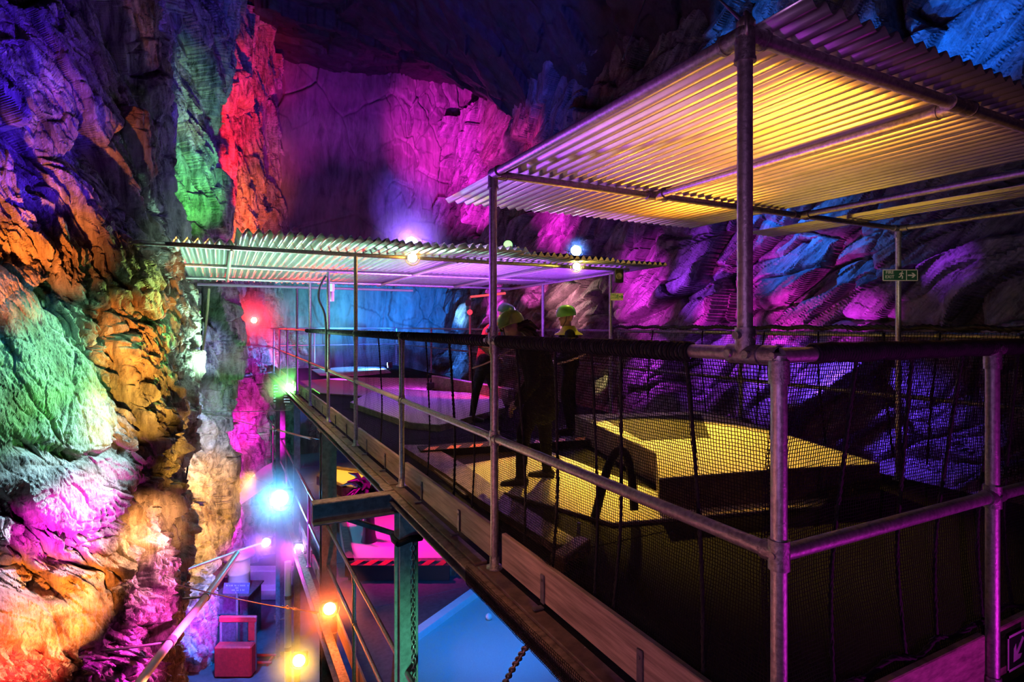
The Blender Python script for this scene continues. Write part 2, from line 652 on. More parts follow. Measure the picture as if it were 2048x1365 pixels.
def build_right():
    nu, nv = 800, 560
    y = -1.0 + np.linspace(0, 1, nu) ** 1.2 * 25.0
    z = np.linspace(-7.0, 10.5, nv)
    Y, Z = np.meshgrid(y, z, indexing='ij')
    X0 = right_x(Y, Z)
    wx, wy = Y + .5 * fbm(Y * .35, Z * .35, 103, 3), Z + .5 * fbm(Y * .35 + 9, Z * .35, 107, 3)
    u, v = rot2(wx, wy, math.radians(180 - 36))
    big, e1 = facet(u / 2.6, v / 1.0, 110, 1.2, .7)
    mid, e2 = facet(u / 1.5 + 5, v / .45, 120, 1.2, .8)
    sml, e3 = facet(u / .9, v / .16, 130, 1.0, .5)
    d = .42 * big + .18 * mid + .03 * sml
    d -= np.exp(-(e1 / .06) ** 2) * .16 + np.exp(-(e2 / .07) ** 2) * .07
    d += .03 * ridged(u * .35, v * 4.0, 155, 4) + .03 * fbm(Y * 2, Z * 2, 160, 5, .6)
    o = grid_mesh('wall_right', X0 - d, Y, Z, M_ROCK_R, flip=False, smooth=False)
    return struct(o)


def build_back():
    nu, nv = 460, 460
    x = np.linspace(-3, 10, nu)
    z = np.linspace(-7.0, 13.2, nv)
    X, Z = np.meshgrid(x, z, indexing='ij')
    Y0 = 22.6 + .0 * X
    big, e1 = facet(X / 2.6 + .2 * fbm(X * .5, Z * .3, 201, 3), Z / 5.0, 210, .7, .5)
    mid, e2 = facet(X / 1.0 + .2 * fbm(X, Z, 202, 3), Z / 1.9, 220, .9, .6)
    rg = sstep(3.5, 6.5, X)                      # rougher towards the right hand corner
    d = .16 * big * (.6 + rg) + .05 * mid * (.7 + 3.0 * rg) + .05 * fbm(X * 1.2, Z * .7, 260, 5, .6)
    d += .03 * ridged(X * 1.6, Z * .25, 270, 4)
    d -= np.exp(-(e2 / .05) ** 2) * .09 * rg + np.exp(-(e1 / .02) ** 2) * .07
    sm, e5 = facet(X / .42, Z / .6, 240, 1.0, .9)
    d += .06 * sm * rg
    o = grid_mesh('wall_back', X, Y0 - d, Z, M_ROCK_B, flip=True)
    return struct(o)


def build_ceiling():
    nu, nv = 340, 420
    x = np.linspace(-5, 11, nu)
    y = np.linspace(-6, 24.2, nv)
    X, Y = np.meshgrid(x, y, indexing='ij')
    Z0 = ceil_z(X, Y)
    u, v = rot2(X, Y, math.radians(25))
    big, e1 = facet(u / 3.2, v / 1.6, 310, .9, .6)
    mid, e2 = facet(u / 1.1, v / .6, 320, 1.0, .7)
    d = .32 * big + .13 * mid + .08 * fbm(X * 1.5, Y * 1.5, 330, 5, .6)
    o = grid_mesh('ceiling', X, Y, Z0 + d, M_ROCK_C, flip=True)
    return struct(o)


def build_ground():
    nu, nv = 120, 200
    x = np.linspace(-5, 10, nu)
    y = np.linspace(-3, 24, nv)
    X, Y = np.meshgrid(x, y, indexing='ij')
    Z = -6.5 + .04 * fbm(X * .8, Y * .8, 400, 4)
    return struct(grid_mesh('floor', X, Y, Z, M_GROUND))


build_left(); build_right(); build_back(); build_ceiling(); build_ground()

# ------------------------------------------------------------------ decks
DX, DY = 4.45, 20.0
mb = MB()
for k in range(10):
    mb.box((DX / 2, 1 + 2 * k, -.02), (DX - .01, 1.992, .04), bevel=.004)
struct(mb.build('upper_deck', M_DECK), 'black boarded upper walkway deck')
ZL = -3.0
mb = MB()
for k in range(9):
    mb.box((DX / 2 + .05, 2.9 + 2 * k, ZL - .03), (DX - .1, 1.992, .06), bevel=.004)
M_LDECK = simple('lower_deck_board', (.09, .085, .1), .5, 0, noise=.25, scale=14, bump=.2)
struct(mb.build('lower_deck', M_LDECK), 'lower level deck under the walkway')

TR = .0242


def guardrail(name_label, posts, top_a, top_b, zt, zm, z0, boards=None, low=True, sleeve=True):
    t = thing('guardrail', name_label, 'guardrail', posts[0])
    MB().tube(top_a, top_b, TR, 18).build('top_rail', M_STEEL, t)
    a, b = Vector(top_a), Vector(top_b)
    dz = Vector((0, 0, zm - zt))
    MB().tube(a + dz, b + dz, TR, 18).build('mid_rail', M_STEEL, t)
    dv = (b - a).normalized()
    for p in posts:
        p = Vector(p)
        po = MB().tube(p, p + Vector((0, 0, zt - z0)), TR, 18).build('post', M_STEEL, t)
        m = MB()
        m.lathe([(.05, 0), (.05, .012), (.03, .014), (.03, .07), (.0265, .074)], p, n=18)
        for s in (-1, 1):
            m.tube(p + dv * .038 * s + Vector((0, 0, .01)), p + dv * .038 * s + Vector((0, 0, .026)), .008, 6)
        m.build('base_flange', M_STEEL2, po)
        for zz in (zm, zt):
            m = MB()
            c = p + Vector((0, 0, zz - z0))
            if zz == zm:
                m.tube(c + Vector((0, 0, -.045)), c + Vector((0, 0, .045)), .0315, 18)
            else:
                m.tube(c + Vector((0, 0, -.085)), c + Vector((0, 0, -.015)), .0305, 18)
            m.tube(c - dv * (.055 if (p - a).to_2d().length > .1 else .0), c + dv * .055, .0305, 18)
            side = dv.cross(UP)
            m.tube(c + side * -.034, c + side * .036, .011, 8)
            m.build('clamp', M_STEEL2, po)
    return t


def toe_boards(t, segs, z0, z1, th, along='y', off=0.03):
    for (a, b) in segs:
        m = MB()
        if along == 'y':
            m.box((off, (a + b) / 2, (z0 + z1) / 2), (th, b - a, z1 - z0), bevel=.004)
        else:
            m.box(((a + b) / 2, off, (z0 + z1) / 2), (b - a, th, z1 - z0), bevel=.004)
        o = m.build('toe_board', M_WOOD, t)
        for q in (a + .55, b - .5):
            m = MB()
            if along == 'y':
                m.box((off - .022, q, z0 + .075), (.008, .035, .15), bevel=.002)
                m.box((off - .05, q, z0 - .02), (.06, .035, .008), bevel=.002)
                m.tube((off - .03, q, z0 + .12), (off - .02, q, z0 + .12), .008, 6)
            else:
                m.box((q, off - .022, z0 + .075), (.035, .008, .15), bevel=.002)
                m.box((q, off - .05, z0 - .02), (.035, .06, .008), bevel=.002)
            m.build('board_bracket', M_BEAM, o)


ZT, ZM = 1.40, .80
gw = guardrail('long tubular guardrail along the open left edge of the upper deck',
               [(0, y, 0) for y in [0.0] + list(range(2, 21, 2))], (0, 0, ZT), (0, DY, ZT), ZT, ZM, 0)
toe_boards(gw, [(.1, 1.93), (2.06, 3.95), (4.08, 5.95), (6.08, 7.95), (8.08, 9.95), (10.08, 11.9), (12.1, 13.9), (14.1, 15.9), (16.1, 17.9), (18.1, 19.9)], .03, .235, .03)
gs = guardrail('short near guardrail on the right of the corner post, lit magenta',
               [(1.28, 0, 0), (2.56, 0, 0), (3.84, 0, 0)], (0, 0, ZT), (DX, 0, ZT), ZT, ZM, 0)
toe_boards(gs, [(.1, 1.26), (1.32, 2.53), (2.6, 3.8)], .03, .235, .03, 'x')
ge = guardrail('guardrail along the far right edge of the upper deck behind the black net',
               [(DX, y, 0) for y in (0.0, 4, 6.5, 8.5, 12, 16, 20)], (DX, 0, ZT), (DX, DY, ZT), ZT, ZM, 0)
gn = guardrail('guardrail closing the distant end of the upper deck below the far rock wall',
               [(x, DY, 0) for x in (1.5, 3.0)], (0, DY, ZT), (DX, DY, ZT), ZT, ZM, 0)
gl = guardrail('guardrail of the lower level below the walkway, with orange lit toe boards',
               [(-.02, y, ZL) for y in (4.0, 6.0, 8.25, 10, 12.3, 14, 16, 18)], (-.02, 2.2, ZL + 1.4), (-.02, 20, ZL + 1.4), ZL + 1.4, ZL + .8, ZL)
toe_boards(gl, [(3.2, 5.0), (5.1, 7.9), (8.1, 9.9), (10.1, 11.9), (12.1, 13.9), (14.1, 15.9), (16.1, 17.9)], ZL + .03, ZL + .26, .03, off=.04)

# ------------------------------------------------------------------ safety nets
def net_sheet(name, fn, nu, nv, r, parent, mat=None):
    """square mesh of crossing cords; fn(U,V)->x,y,z arrays"""
    u, v = np.meshgrid(np.linspace(0, 1, nu), np.linspace(0, 1, nv), indexing='ij')
    jit = .22
    u = u + (RNG.rand(nu, nv) - .5) * jit / nu
    v = v + (RNG.rand(nu, nv) - .5) * jit / nv
    x, y, z = fn(u, v)
    Pn = np.stack([x, y, z], -1)
    cos, quads, off = [], [], 0
    for A in (Pn, Pn.transpose(1, 0, 2)):
        n, m = A.shape[:2]                       # n strands of m points
        t = np.gradient(A, axis=1)
        t /= np.linalg.norm(t, axis=2, keepdims=True) + 1e-9
        up = np.array([.31, .52, .79])
        s = np.cross(t, up)
        s /= np.linalg.norm(s, axis=2, keepdims=True) + 1e-9
        w = np.cross(t, s)
        ring = np.stack([A + r * (s * math.cos(a) + w * math.sin(a)) for a in (0, 2 * PI / 3, 4 * PI / 3)], 2)
        idx = off + np.arange(n * m * 3).reshape(n, m, 3)
        for k in range(3):
            j = (k + 1) % 3
            quads.append(np.stack([idx[:, :-1, k], idx[:, 1:, k], idx[:, 1:, j], idx[:, :-1, j]], -1).reshape(-1, 4))
        cos.append(ring.reshape(-1, 3))
        off += n * m * 3
    me = mesh_np(name, np.concatenate(cos), np.concatenate(quads))
    me.materials.append(mat or M_NET)
    return link(name, me, parent)


def twisted(pts, r, turns):
    """rope with visible lay: three strands wound round a path"""
    m = MB()
    pts = [Vector(p) for p in pts]
    for s in range(3):
        out = []
        for i, p in enumerate(pts):
            d = (pts[min(i + 1, len(pts) - 1)] - pts[max(i - 1, 0)]).normalized()
            u = d.cross(Vector((.3, .5, .8))).normalized()
            w = d.cross(u)
            a = turns * 2 * PI * i / (len(pts) - 1) + s * 2 * PI / 3
            out.append(p + (u * math.cos(a) + w * math.sin(a)) * r * .5)
        m.path(out, r * .56, 5)
    return m


def lerp_path(ctrl, n):
    ctrl = [Vector(c) for c in ctrl]
    out = []
    for i in range(n + 1):
        t = i / n * (len(ctrl) - 1)
        k = min(int(t), len(ctrl) - 2)
        f = t - k
        p0, p1, p2, p3 = ctrl[max(k - 1, 0)], ctrl[k], ctrl[k + 1], ctrl[min(k + 2, len(ctrl) - 1)]
        out.append(.5 * ((2 * p1) + (p2 - p0) * f + (2 * p0 - 5 * p1 + 4 * p2 - p3) * f * f + (3 * p1 - p0 - 3 * p2 + p3) * f ** 3))
    return out


NW = thing('safety_net', 'black safety net hung along the inside of the long left guardrail', 'net', (0.06, 1, 0))


def west_fn(u, v):
    y = .08 + u * 6.0
    sag = .03 * np.sin(y * 3.1) + .02 * np.sin(y * 7.3 + 1)
    z = .15 + v * 1.24 - (1 - v) * v * .1 * np.sin(y * 2.2)
    x = .05 + .05 * np.sin(v * PI) * (1 + .6 * np.sin(y * 2.3)) + sag * (1 - v) * .5 + .012 * perlin(y * 6, v * 6, 5)
    return x, y + .02 * perlin(y * 3, v * 4, 9), z


net_sheet('netting', lambda u, v: west_fn(u * .34, v), 160, 96, .0017, NW)
net_sheet('netting', lambda u, v: west_fn(.342 + u * .34, v), 150, 96, .0010, NW)
net_sheet('netting', lambda u, v: west_fn(.684 + u * .5, v), 90, 60, .0010, NW)
for y0, y1, w in ((.42, .36, .007), (.8, .9, .007), (1.02, 1.04, .006), (1.34, 1.42, .008), (1.78, 1.72, .007), (2.45, 2.5, .006), (2.86, 2.84, .009), (3.4, 3.45, .006), (5.0, 5.02, .007)):
    pts = lerp_path([(.03, y0, 1.40), (.055, y0 * .7 + y1 * .3, 1.05), (.075, y0 * .4 + y1 * .6, .6), (.06, y1, .17)], 40)
    twisted(pts, w * 1.35, 16).build('lacing_rope', M_ROPE, NW)
twisted([(.06 + .01 * math.sin(i * .7), .05 + i * .05, .16 + .012 * math.sin(i * 1.1)) for i in range(230)], .008, 70).build('border_rope', M_ROPE, NW)
# net wrapped round the top rail in coils
m = MB()
for i in range(240):
    y = .36 + i * .014
    if abs(y - 2.0) < .05:
        continue
    m.torus((0, y, ZT - .004), .031 + .004 * math.sin(i * 2.1), .0055, (1, .1 * math.sin(i), 0), (0, .12 * math.sin(i * .7), 1), 10, 5)
    if abs(y - 1.95) < .006:
        m.build('rail_wrap', M_ROPE, NW, 'black net cord coiled round the top rail')
        m = MB()
m.build('rail_wrap', M_ROPE, NW)
m = MB()
for i in range(150):
    y = 3.75 + i * .045
    m.torus((0, y, ZT - .004), .030 + .003 * math.sin(i * 2.1), .009, (1, .1 * math.sin(i), 0), (0, .12 * math.sin(i * .7), 1), 9, 4)
m.build('rail_wrap', M_ROPE, NW)


def wrap_fn(u, v):
    y = .75 + u * 1.35
    x = -.142 - .008 * np.sin(v * PI) + .006 * perlin(y * 8, v * 3, 12)
    z = .004 - v * .115
    return x, y, z


net_sheet('beam_wrap', wrap_fn, 90, 10, .0016, NW)

NS = thing('safety_net', 'black safety net hung inside the short near guardrail at right', 'net', (1, .06, 0))


def south_fn(u, v):
    x = .06 + u * 4.2
    z = .12 + v * 1.26
    y = .05 + .06 * np.sin(v * PI) * (1 + .5 * np.sin(x * 2.6)) + .012 * perlin(x * 6, v * 6, 25)
    return x + .02 * perlin(x * 3, v * 4, 29), y, z


net_sheet('netting', south_fn, 320, 96, .0016, NS)
for x0, x1 in ((.42, .36), (.75, .8), (1.1, 1.0), (1.38, 1.36), (1.55, 1.62), (2.1, 2.0)):
    pts = lerp_path([(x0, .02, 1.40), (x0 * .7 + x1 * .3, .06, 1.0), (x0 * .4 + x1 * .6, .09, .6), (x1, .06, .15)], 40)
    twisted(pts, .009, 16).build('lacing_rope', M_ROPE, NS)
twisted([(.06 + i * .05, .06 + .01 * math.sin(i * .7), .25 + .014 * math.sin(i * 1.1)) for i in range(84)], .012, 26).build('border_rope', M_ROPE, NS)
m = MB()
for i in range(300):
    x = .16 + i * .014
    sc = .5 + .5 * abs(math.sin(x * 12.0))
    m.torus((x, 0, ZT + .012 - .010 * sc), .025 + .004 * sc, .006, (0, 1, .1 * math.sin(i)), (.12 * math.sin(i * .7), 0, 1), 10, 5)
m.build('rail_wrap', M_ROPE, NS, 'black net cord wrapped over the top rail')

NE = thing('safety_net', 'black safety net on the far right guardrail in front of the purple rock', 'net', (DX - .06, 3, 0))


def east_fn(u, v):
    y = .1 + u * 9.0
    z = .15 + v * 1.28
    x = DX - .07 - .07 * np.sin(v * PI) * (1 + .5 * np.sin(y * 2.1)) + .015 * perlin(y * 5, v * 5, 35)
    return x, y + .02 * perlin(y * 3, v * 4, 39), z


net_sheet('netting', east_fn, 340, 50, .0024, NE)
for y0, y1 in ((.5, .6), (1.1, 1.0), (1.7, 1.8), (2.2, 2.1), (2.9, 2.8), (3.6, 3.7), (4.6, 4.5), (5.6, 5.7), (6.6, 6.7)):
    pts = lerp_path([(DX - .05, y0, 1.42), (DX - .1, y0 * .6 + y1 * .4, .9), (DX - .07, y1, .2)], 24)
    twisted(pts, .012, 9).build('lacing_rope', M_ROPE, NE)
twisted([(DX - .04, .05 + i * .06, 1.47 + .01 * math.sin(i * .9)) for i in range(112)], .03, 36).build('border_rope', M_ROPE, NE)

# short pale cords slack behind the net
for a, b, lb in ((P(945, 737, 3.7), P(1032, 694, 3.5), 'slack pale cord across the net left of the bending person'),
                 (P(1108, 729, 3.2), P(1186, 700, 3.0), 'slack pale cord across the net in front of the hi-vis person')):
    m = twisted([a.lerp(b, i / 30) - Vector((0, 0, .012 * math.sin(PI * i / 30))) for i in range(31)], .006, 9)
    tag(m.build('cord', M_HOSE), lb, 'cord')

# ------------------------------------------------------------------ canopies
def corrugated(name, x0, x1, y0, y1, z, parent, pitch=.076, amp=.0155, slope=0.0, sag=.0):
    nx = max(8, int((x1 - x0) / pitch * 8))
    xs = np.linspace(x0, x1, nx)
    ys = np.linspace(y0, y1, 10)
    X, Y = np.meshgrid(xs, ys, indexing='ij')
    Z = z + amp * (1 + np.cos(2 * PI * (X - x0) / pitch)) + slope * (Y - y0) + sag * perlin(X * 1.3, Y * .5, 77)
    o = grid_mesh(name, X, Y, Z, M_CORR, parent=parent)
    md = o.modifiers.new('thickness', 'SOLIDIFY')
    md.thickness = .0015
    return o


def elbow(parent, c, dirs):
    m = MB()
    c = Vector(c)
    m.sphere(c, .034, 14)
    for d in dirs:
        d = Vector(d)
        m.tube(c, c + d * .085, .0315, 16)
        m.tube(c + d * .078, c + d * .09, .0345, 16)
    m.build('elbow_clamp', M_STEEL2, parent)


ZC = 2.427
C1 = thing('canopy', 'large near canopy of corrugated sheets on tube frame, lit yellow underneath', 'canopy', (0, .125, ZT))
PX = [(0, .125), (0, 2.02), (4.32, 2.02), (4.32, .125)]
for i, (x, y) in enumerate(PX):
    zb = ZT if i < 2 else 0
    po = MB().tube((x, y, zb), (x, y, ZC), TR, 18).build('post', M_STEEL, C1)
    m = MB()
    if i < 2:
        m.tube((x, y, zb - .002), (x, y, zb + .085), .0315, 18)
        m.tube((x, y - .06, zb), (x, y + .06, zb), .0315, 18)
        m.tube((x - .045, y - .035, zb + .0), (x + .04, y - .035, zb), .013, 10)
        m.tube((x - .045, y + .035, zb + .0), (x + .04, y + .035, zb), .013, 10)
        m.tube((x - .045, y, zb + .06), (x + .04, y, zb + .06), .013, 10)
    else:
        m.lathe([(.05, 0), (.05, .012), (.03, .014), (.03, .07)], (x, y, 0), n=16)
    m.build('base_clamp', M_STEEL2, po)
for y in (.125, 2.02):
    MB().tube((0, y, ZC), (4.32, y, ZC), TR, 18).build('beam', M_STEEL, C1)
for x in (0, 1.3, 2.88, 4.32):
    dz = 0 if x in (0, 4.32) else 0
    MB().tube((x, .125, ZC + dz), (x, 2.02, ZC + dz), TR, 18).build('beam', M_STEEL, C1)
elbow(C1, (0, .125, ZC), [(1, 0, 0), (0, 1, 0), (0, 0, -1)])
elbow(C1, (0, 2.02, ZC), [(1, 0, 0), (0, -1, 0), (0, 0, -1)])
elbow(C1, (4.32, 2.02, ZC), [(-1, 0, 0), (0, -1, 0), (0, 0, -1)])
for x in (1.3, 2.88):
    elbow(C1, (x, .125, ZC), [(1, 0, 0), (-1, 0, 0), (0, 1, 0)])
    elbow(C1, (x, 2.02, ZC), [(1, 0, 0), (-1, 0, 0), (0, -1, 0)])
corrugated('roof_sheet', .07, .97, -.05, 3.05, ZC + TR + .002, C1)
corrugated('roof_sheet', .92, 1.82, -.05, 3.05, ZC + TR + .006, C1)
corrugated('roof_sheet', 1.77, 2.68, -.05, 3.05, ZC + TR + .002, C1)
corrugated('roof_sheet', 3.5, 3.86, -.2, 3.05, ZC + TR + .002, C1, sag=.02)

C2 = thing('canopy', 'distant long canopy of corrugated sheets, mint lit at left and purple at right', 'canopy', (0, 6, ZT))
ZD = {6: 2.37, 8: 2.34, 10: 2.31}
for y in (6, 8, 10):
    xa = -2.45 if y == 6 else (-2.35 if y == 8 else -2.2)
    MB().tube((xa, y, ZD[y]), (4.25, y, ZD[y]), TR * 1.1, 14).build('beam', M_STEEL, C2)
    MB().tube((0, y, ZT), (0, y, ZD[y]), TR, 14).build('post', M_STEEL, C2)
MB().tube((-1.9, 12, 2.33), (2.6, 12, 2.33), TR * 1.2, 14).build('beam', M_WHITE, C2, 'white painted rear beam')
MB().tube((0, 12, ZT), (0, 12, 2.33), TR, 14).build('post', M_STEEL, C2)
for x in (4.2,):
    for y in (6.4, 8.6):
        MB().tube((x, y, 0), (x, y, 2.34), TR * 1.2, 14).build('post', M_STEEL, C2)
for x in (-1.38, 1.35, 2.88, 4.2):
    MB().tube((x, 6, 2.36), (x, 10.3, 2.30), TR * 1.15, 14).build('beam', M_STEEL, C2)
for (a, b, y0, y1, dz) in ((-2.0, -1.3, 5.85, 11.0, .02), (-1.35, -.5, 5.1, 11.0, .03), (-.55, .3, 5.05, 11.0, .025), (.25, 1.1, 5.15, 11.0, .03),
                            (1.05, 1.9, 5.0, 11.0, .025), (1.85, 2.7, 5.3, 11.0, .03), (2.65, 3.5, 5.35, 11.0, .025), (3.45, 4.6, 5.5, 9.5, .03)):
    corrugated('roof_sheet', a, b, y0, y1, 2.37 + dz + (6 - y0) * .013, C2, pitch=.1, amp=.028, slope=-.013)

# ------------------------------------------------------------------ steel frame under the walkway
B1 = thing('edge_beam', 'long dark steel edge beam under the left side of the upper deck', 'beam', (-.1, 10, -.1))
m = MB()
m.box((-.085, 10, -.07), (.012, 20.2, .07))
m.build('web', M_BEAM, B1)
MB().box((-.085, 10, -.03), (.11, 20.2, .014), bevel=.004).build('flange', M_RUST, B1, 'rusty top flange')
MB().box((-.095, 10, -.108), (.08, 20.2, .014), bevel=.004).build('flange', M_BEAM, B1)
m = MB()
for k in range(9):
    m.box((.02, 1.1 + k * 2.0, -.011), (.2, 1.96, .02), bevel=.004)
tag(m.build('ledge_boards', M_TIMBER), 'narrow dark ledge of boards between edge beam and toe boards', 'ledge')
B2 = thing('edge_beam', 'dark steel edge beam carrying the lower level deck', 'beam', (-.1, 10, ZL - .1))
MB().box((-.07, 11, ZL - .17), (.014, 18, .24)).build('web', M_BEAM, B2)
MB().box((-.08, 11, ZL - .05), (.12, 18, .014), bevel=.004).build('flange', M_RUST, B2)
MB().box((-.08, 11, ZL - .29), (.12, 18, .014), bevel=.004).build('flange', M_BEAM, B2)


def column(y, w, mat, label, x=.0, z1=-.12):
    t = thing('steel_column', label, 'column', (x, y, -6.5))
    m = MB()
    h = z1 + 6.5
    m.box((x, y - w / 2, -6.5 + h / 2), (w, .014, h), bevel=.003)
    m.box((x, y + w / 2, -6.5 + h / 2), (w, .014, h), bevel=.003)
    m.box((x, y, -6.5 + h / 2), (.014, w - .014, h))
    m.build('shaft', mat, t)
    m = MB()
    m.box((x, y, -6.48), (w * 1.7, w * 1.7, .03), bevel=.004)
    for sx in (-1, 1):
        for sy in (-1, 1):
            m.tube((x + sx * w * .7, y + sy * w * .7, -6.47), (x + sx * w * .7, y + sy * w * .7, -6.42), .015, 6)
    m.build('base_plate', M_RUST, t)
    MB().box((x, y, z1 - .01), (w * 1.3, w * 1.3, .02), bevel=.003).build('cap_plate', M_RUST, t)
    return t


cA = column(3.86, .17, M_COLUMN, 'nearest steel column under the deck, lit green with a chain')
cB = column(8.02, .22, M_BEAM, 'dark steel column standing behind the orange floodlight')
cC = column(12.0, .12, M_BEAM, 'third steel column under the deck with magenta and yellow lamps')
cD = column(15.6, .2, M_BEAM, 'farthest steel column under the deck near the green floodlight')
cE = column(13.6, .09, M_BEAM, 'slim steel column between the cyan floodlight and the green floodlight', x=-.25)

ST = thing('bracket_beam', 'steel beam stub jutting left from the nearest column head', 'beam', (-.4, 3.95, -.1))
MB().box((-.42, 3.95, -.028), (.75, .12, .014), bevel=.003).build('flange', M_RUST, ST, 'rusty top flange')
MB().box((-.42, 3.95, -.115), (.75, .014, .16)).build('web', M_BEAM, ST)
MB().box((-.42, 3.95, -.205), (.75, .12, .014), bevel=.003).build('flange', M_BEAM, ST)
m = MB()
for z in (-.07, -.16):
    m.tube((-.075, 3.93, z), (-.075, 3.945, z), .012, 6)
    m.tube((-.12, 3.93, z), (-.12, 3.945, z), .012, 6)
m.build('bolts', M_WIRE, ST)
MB().box((-.1, 4.08, -.018), (.13, .2, .012), bevel=.003).build('bolted_plate', M_RUST, ST)
a, b = Vector((-.07, 3.97, -.42)), Vector((-.5, 4.0, -.22))
rot = (b - a).to_track_quat('Z', 'Y').to_matrix()
MB().box((a + b) / 2, (.05, .04, (b - a).length), rot, bevel=.004).build('knee_brace', M_BEAM, ST)


def chain(name, pts, L, r, mat, label, group=None):
    pts = [Vector(p) for p in pts]
    m = MB()
    seg = []
    total = sum((pts[i + 1] - pts[i]).length for i in range(len(pts) - 1))
    n = int(total / (L * .75))
    for i in range(n):
        s = (i + .5) / n * total
        k = 0
        while k < len(pts) - 2 and s > (pts[k + 1] - pts[k]).length:
            s -= (pts[k + 1] - pts[k]).length
            k += 1
        d = (pts[k + 1] - pts[k]).normalized()
        c = pts[k] + d * s
        u = d.cross(Vector((.4, .8, .2))).normalized()
        w = d.cross(u)
        e = u if i % 2 else w
        ring = []
        for j in range(12):
            t = 2 * PI * j / 12
            ring.append(c + d * math.cos(t) * L * .5 + e * math.sin(t) * L * .3)
        m.path(ring + ring[:2], r, 5, cap=False)
    return tag(m.build(name, mat), label, 'chain', group)


y0 = 3.75
chain('chain', [(.02, y0 - .015, -.42), (.03, y0 - .02, -1.2), (.05, y0 - .015, -2.6), (.03, y0 - .015, -4.5)], .055, .007, M_WIRE, 'steel chain hanging down the face of the nearest green lit column')
m = MB()
m.path([(-.1, 3.75, -.43), (0, 3.74, -.40), (.1, 3.75, -.41), (.11, 3.86, -.42), (.1, 3.97, -.43), (-.1, 3.97, -.43), (-.11, 3.86, -.43), (-.1, 3.75, -.43)], .03, 8)
tag(m.build('strap', M_ROPE), 'black strap tied round the top of the nearest column', 'strap')
chain('chain', [P(1055, 1290, 2.9), P(1030, 1330, 3.1), P(1000, 1385, 3.3)], .05, .006, M_WIRE, 'thin chain hanging below the walkway edge over the blue green')

# ------------------------------------------------------------------ golf lanes
def poly_px(pts, z):
    return [tuple(G(p, q, z).xy) for p, q in pts]


def ring_border(t, pts, z0, z1, w, mat, closed=True):
    n = len(pts)
    for i in range(n if closed else n - 1):
        a, b = Vector((*pts[i], 0)), Vector((*pts[(i + 1) % n], 0))
        d = (b - a).normalized()
        s = Vector((-d.y, d.x, 0)) * w / 2
        MB().prism([(a - s - d * w / 2).xy, (b - s + d * w / 2).xy, (b + s + d * w / 2).xy, (a + s - d * w / 2).xy], z0, z1).build('border', mat, t)


LZ = .30
top = poly_px([(1150, 830), (1420, 823), (1560, 866), (1760, 928), (1560, 938), (1318, 957), (1312, 906), (1240, 872)], LZ)
t = thing('putting_lane', 'raised yellow lit putting lane with a thin dark mat', 'golf lane', (top[0][0], top[0][1], 0))
MB().prism(top, 0.002, LZ - .012).build('base', M_TIMBER, t)
MB().prism(top, LZ - .012, LZ).build('carpet', M_CARPET, t)
MB().prism(poly_px([(1206, 838), (1402, 829), (1420, 876), (1285, 882)], LZ), LZ, LZ + .004).build('dark_mat', M_CARPET_D, t, 'thin dark mat on the lane')  # thin black mat laid on top of the carpet
low = poly_px([(868, 940), (1095, 902), (1250, 960), (1320, 986), (1560, 976), (1690, 968), (1640, 1012), (1225, 1046), (1010, 985), (930, 990)], .03)
t = thing('putting_lane', 'low flat yellow lit putting lane nearest the left netting', 'golf lane', (low[0][0], low[0][1], 0))
MB().prism(low, .001, .02).build('base', M_TIMBER, t)
MB().prism(low, .02, .03).build('carpet', M_CARPET, t)
ln = poly_px([(800, 890), (900, 955), (960, 1000), (1110, 1090), (1170, 1090), (1010, 990), (930, 930), (860, 890)], .06)
t = thing('timber_edging', 'sloping timber lane edging along the left net, lit orange', 'edging', (ln[0][0], ln[0][1], 0))
MB().prism(ln, .001, .06).build('board', M_TIMBER, t)
t = thing('edge_step', 'low step with orange and black hazard stripes on the upper deck', 'step', tuple(G(930, 895, .1)))
a, b = G(840, 900, .08), G(1330, 868, .08)
d = (b - a).normalized()
s = Vector((-d.y, d.x, 0))
MB().prism([(a - s * .06).xy, (b - s * .06).xy, (b + s * .22).xy, (a + s * .22).xy], .001, .08).build('board', M_CARPET_D, t)
n = 12
for k in range(0, n):
    p0 = a.lerp(b, (k + .1) / n)
    p1 = a.lerp(b, (k + .6) / n)
    MB().prism([(p0 - s * .055).xy, (p1 - s * .055).xy, (p1 + s * .1 + d * .08).xy, (p0 + s * .1 + d * .08).xy], .08, .083).build('stripe', M_STRIPE, t)

for pp_, lb in (([(622, 739), (700, 733.5), (768, 734), (782, 745), (710, 752), (640, 750)], 'pale patch added for the blue white light pool at the far deck end'),
                ([(600, 762), (700, 755), (862, 757), (852, 782), (730, 792), (640, 786)], 'pale patch added for the purple light streak crossing the upper deck')):
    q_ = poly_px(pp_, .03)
    t = thing('putting_lane', lb, 'golf lane', (q_[0][0], q_[0][1], 0))  # pale patch rather than a lane: stands in for a light streak
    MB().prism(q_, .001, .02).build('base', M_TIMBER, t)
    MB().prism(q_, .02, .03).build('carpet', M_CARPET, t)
mid = poly_px([(700, 805), (760, 775), (1000, 790), (1010, 815), (880, 850), (820, 845)], .1)
t = thing('putting_lane', 'purple lit putting lane behind the striped step', 'golf lane', (mid[0][0], mid[0][1], 0))
MB().prism(mid, .001, .09).build('base', M_TIMBER, t)
MB().prism(mid, .09, .1).build('carpet', M_CARPET, t)
a, b = G(868, 748, .35), G(1022, 790, .2)
t = thing('timber_rail', 'red lit timber kerb lying across the upper deck behind the walkers', 'kerb', (a.x, a.y, 0))
d = (b - a).normalized(); s = Vector((-d.y, d.x, 0)) * .06
MB().prism([(a - s).xy, (b - s).xy, (b + s).xy, (a + s).xy], .001, .3).build('board', M_TIMBER, t)
MB().prism([(a - s).xy, (b - s).xy, (b + s).xy, (a + s).xy], .3, .31).build('capping', M_WHITE, t)

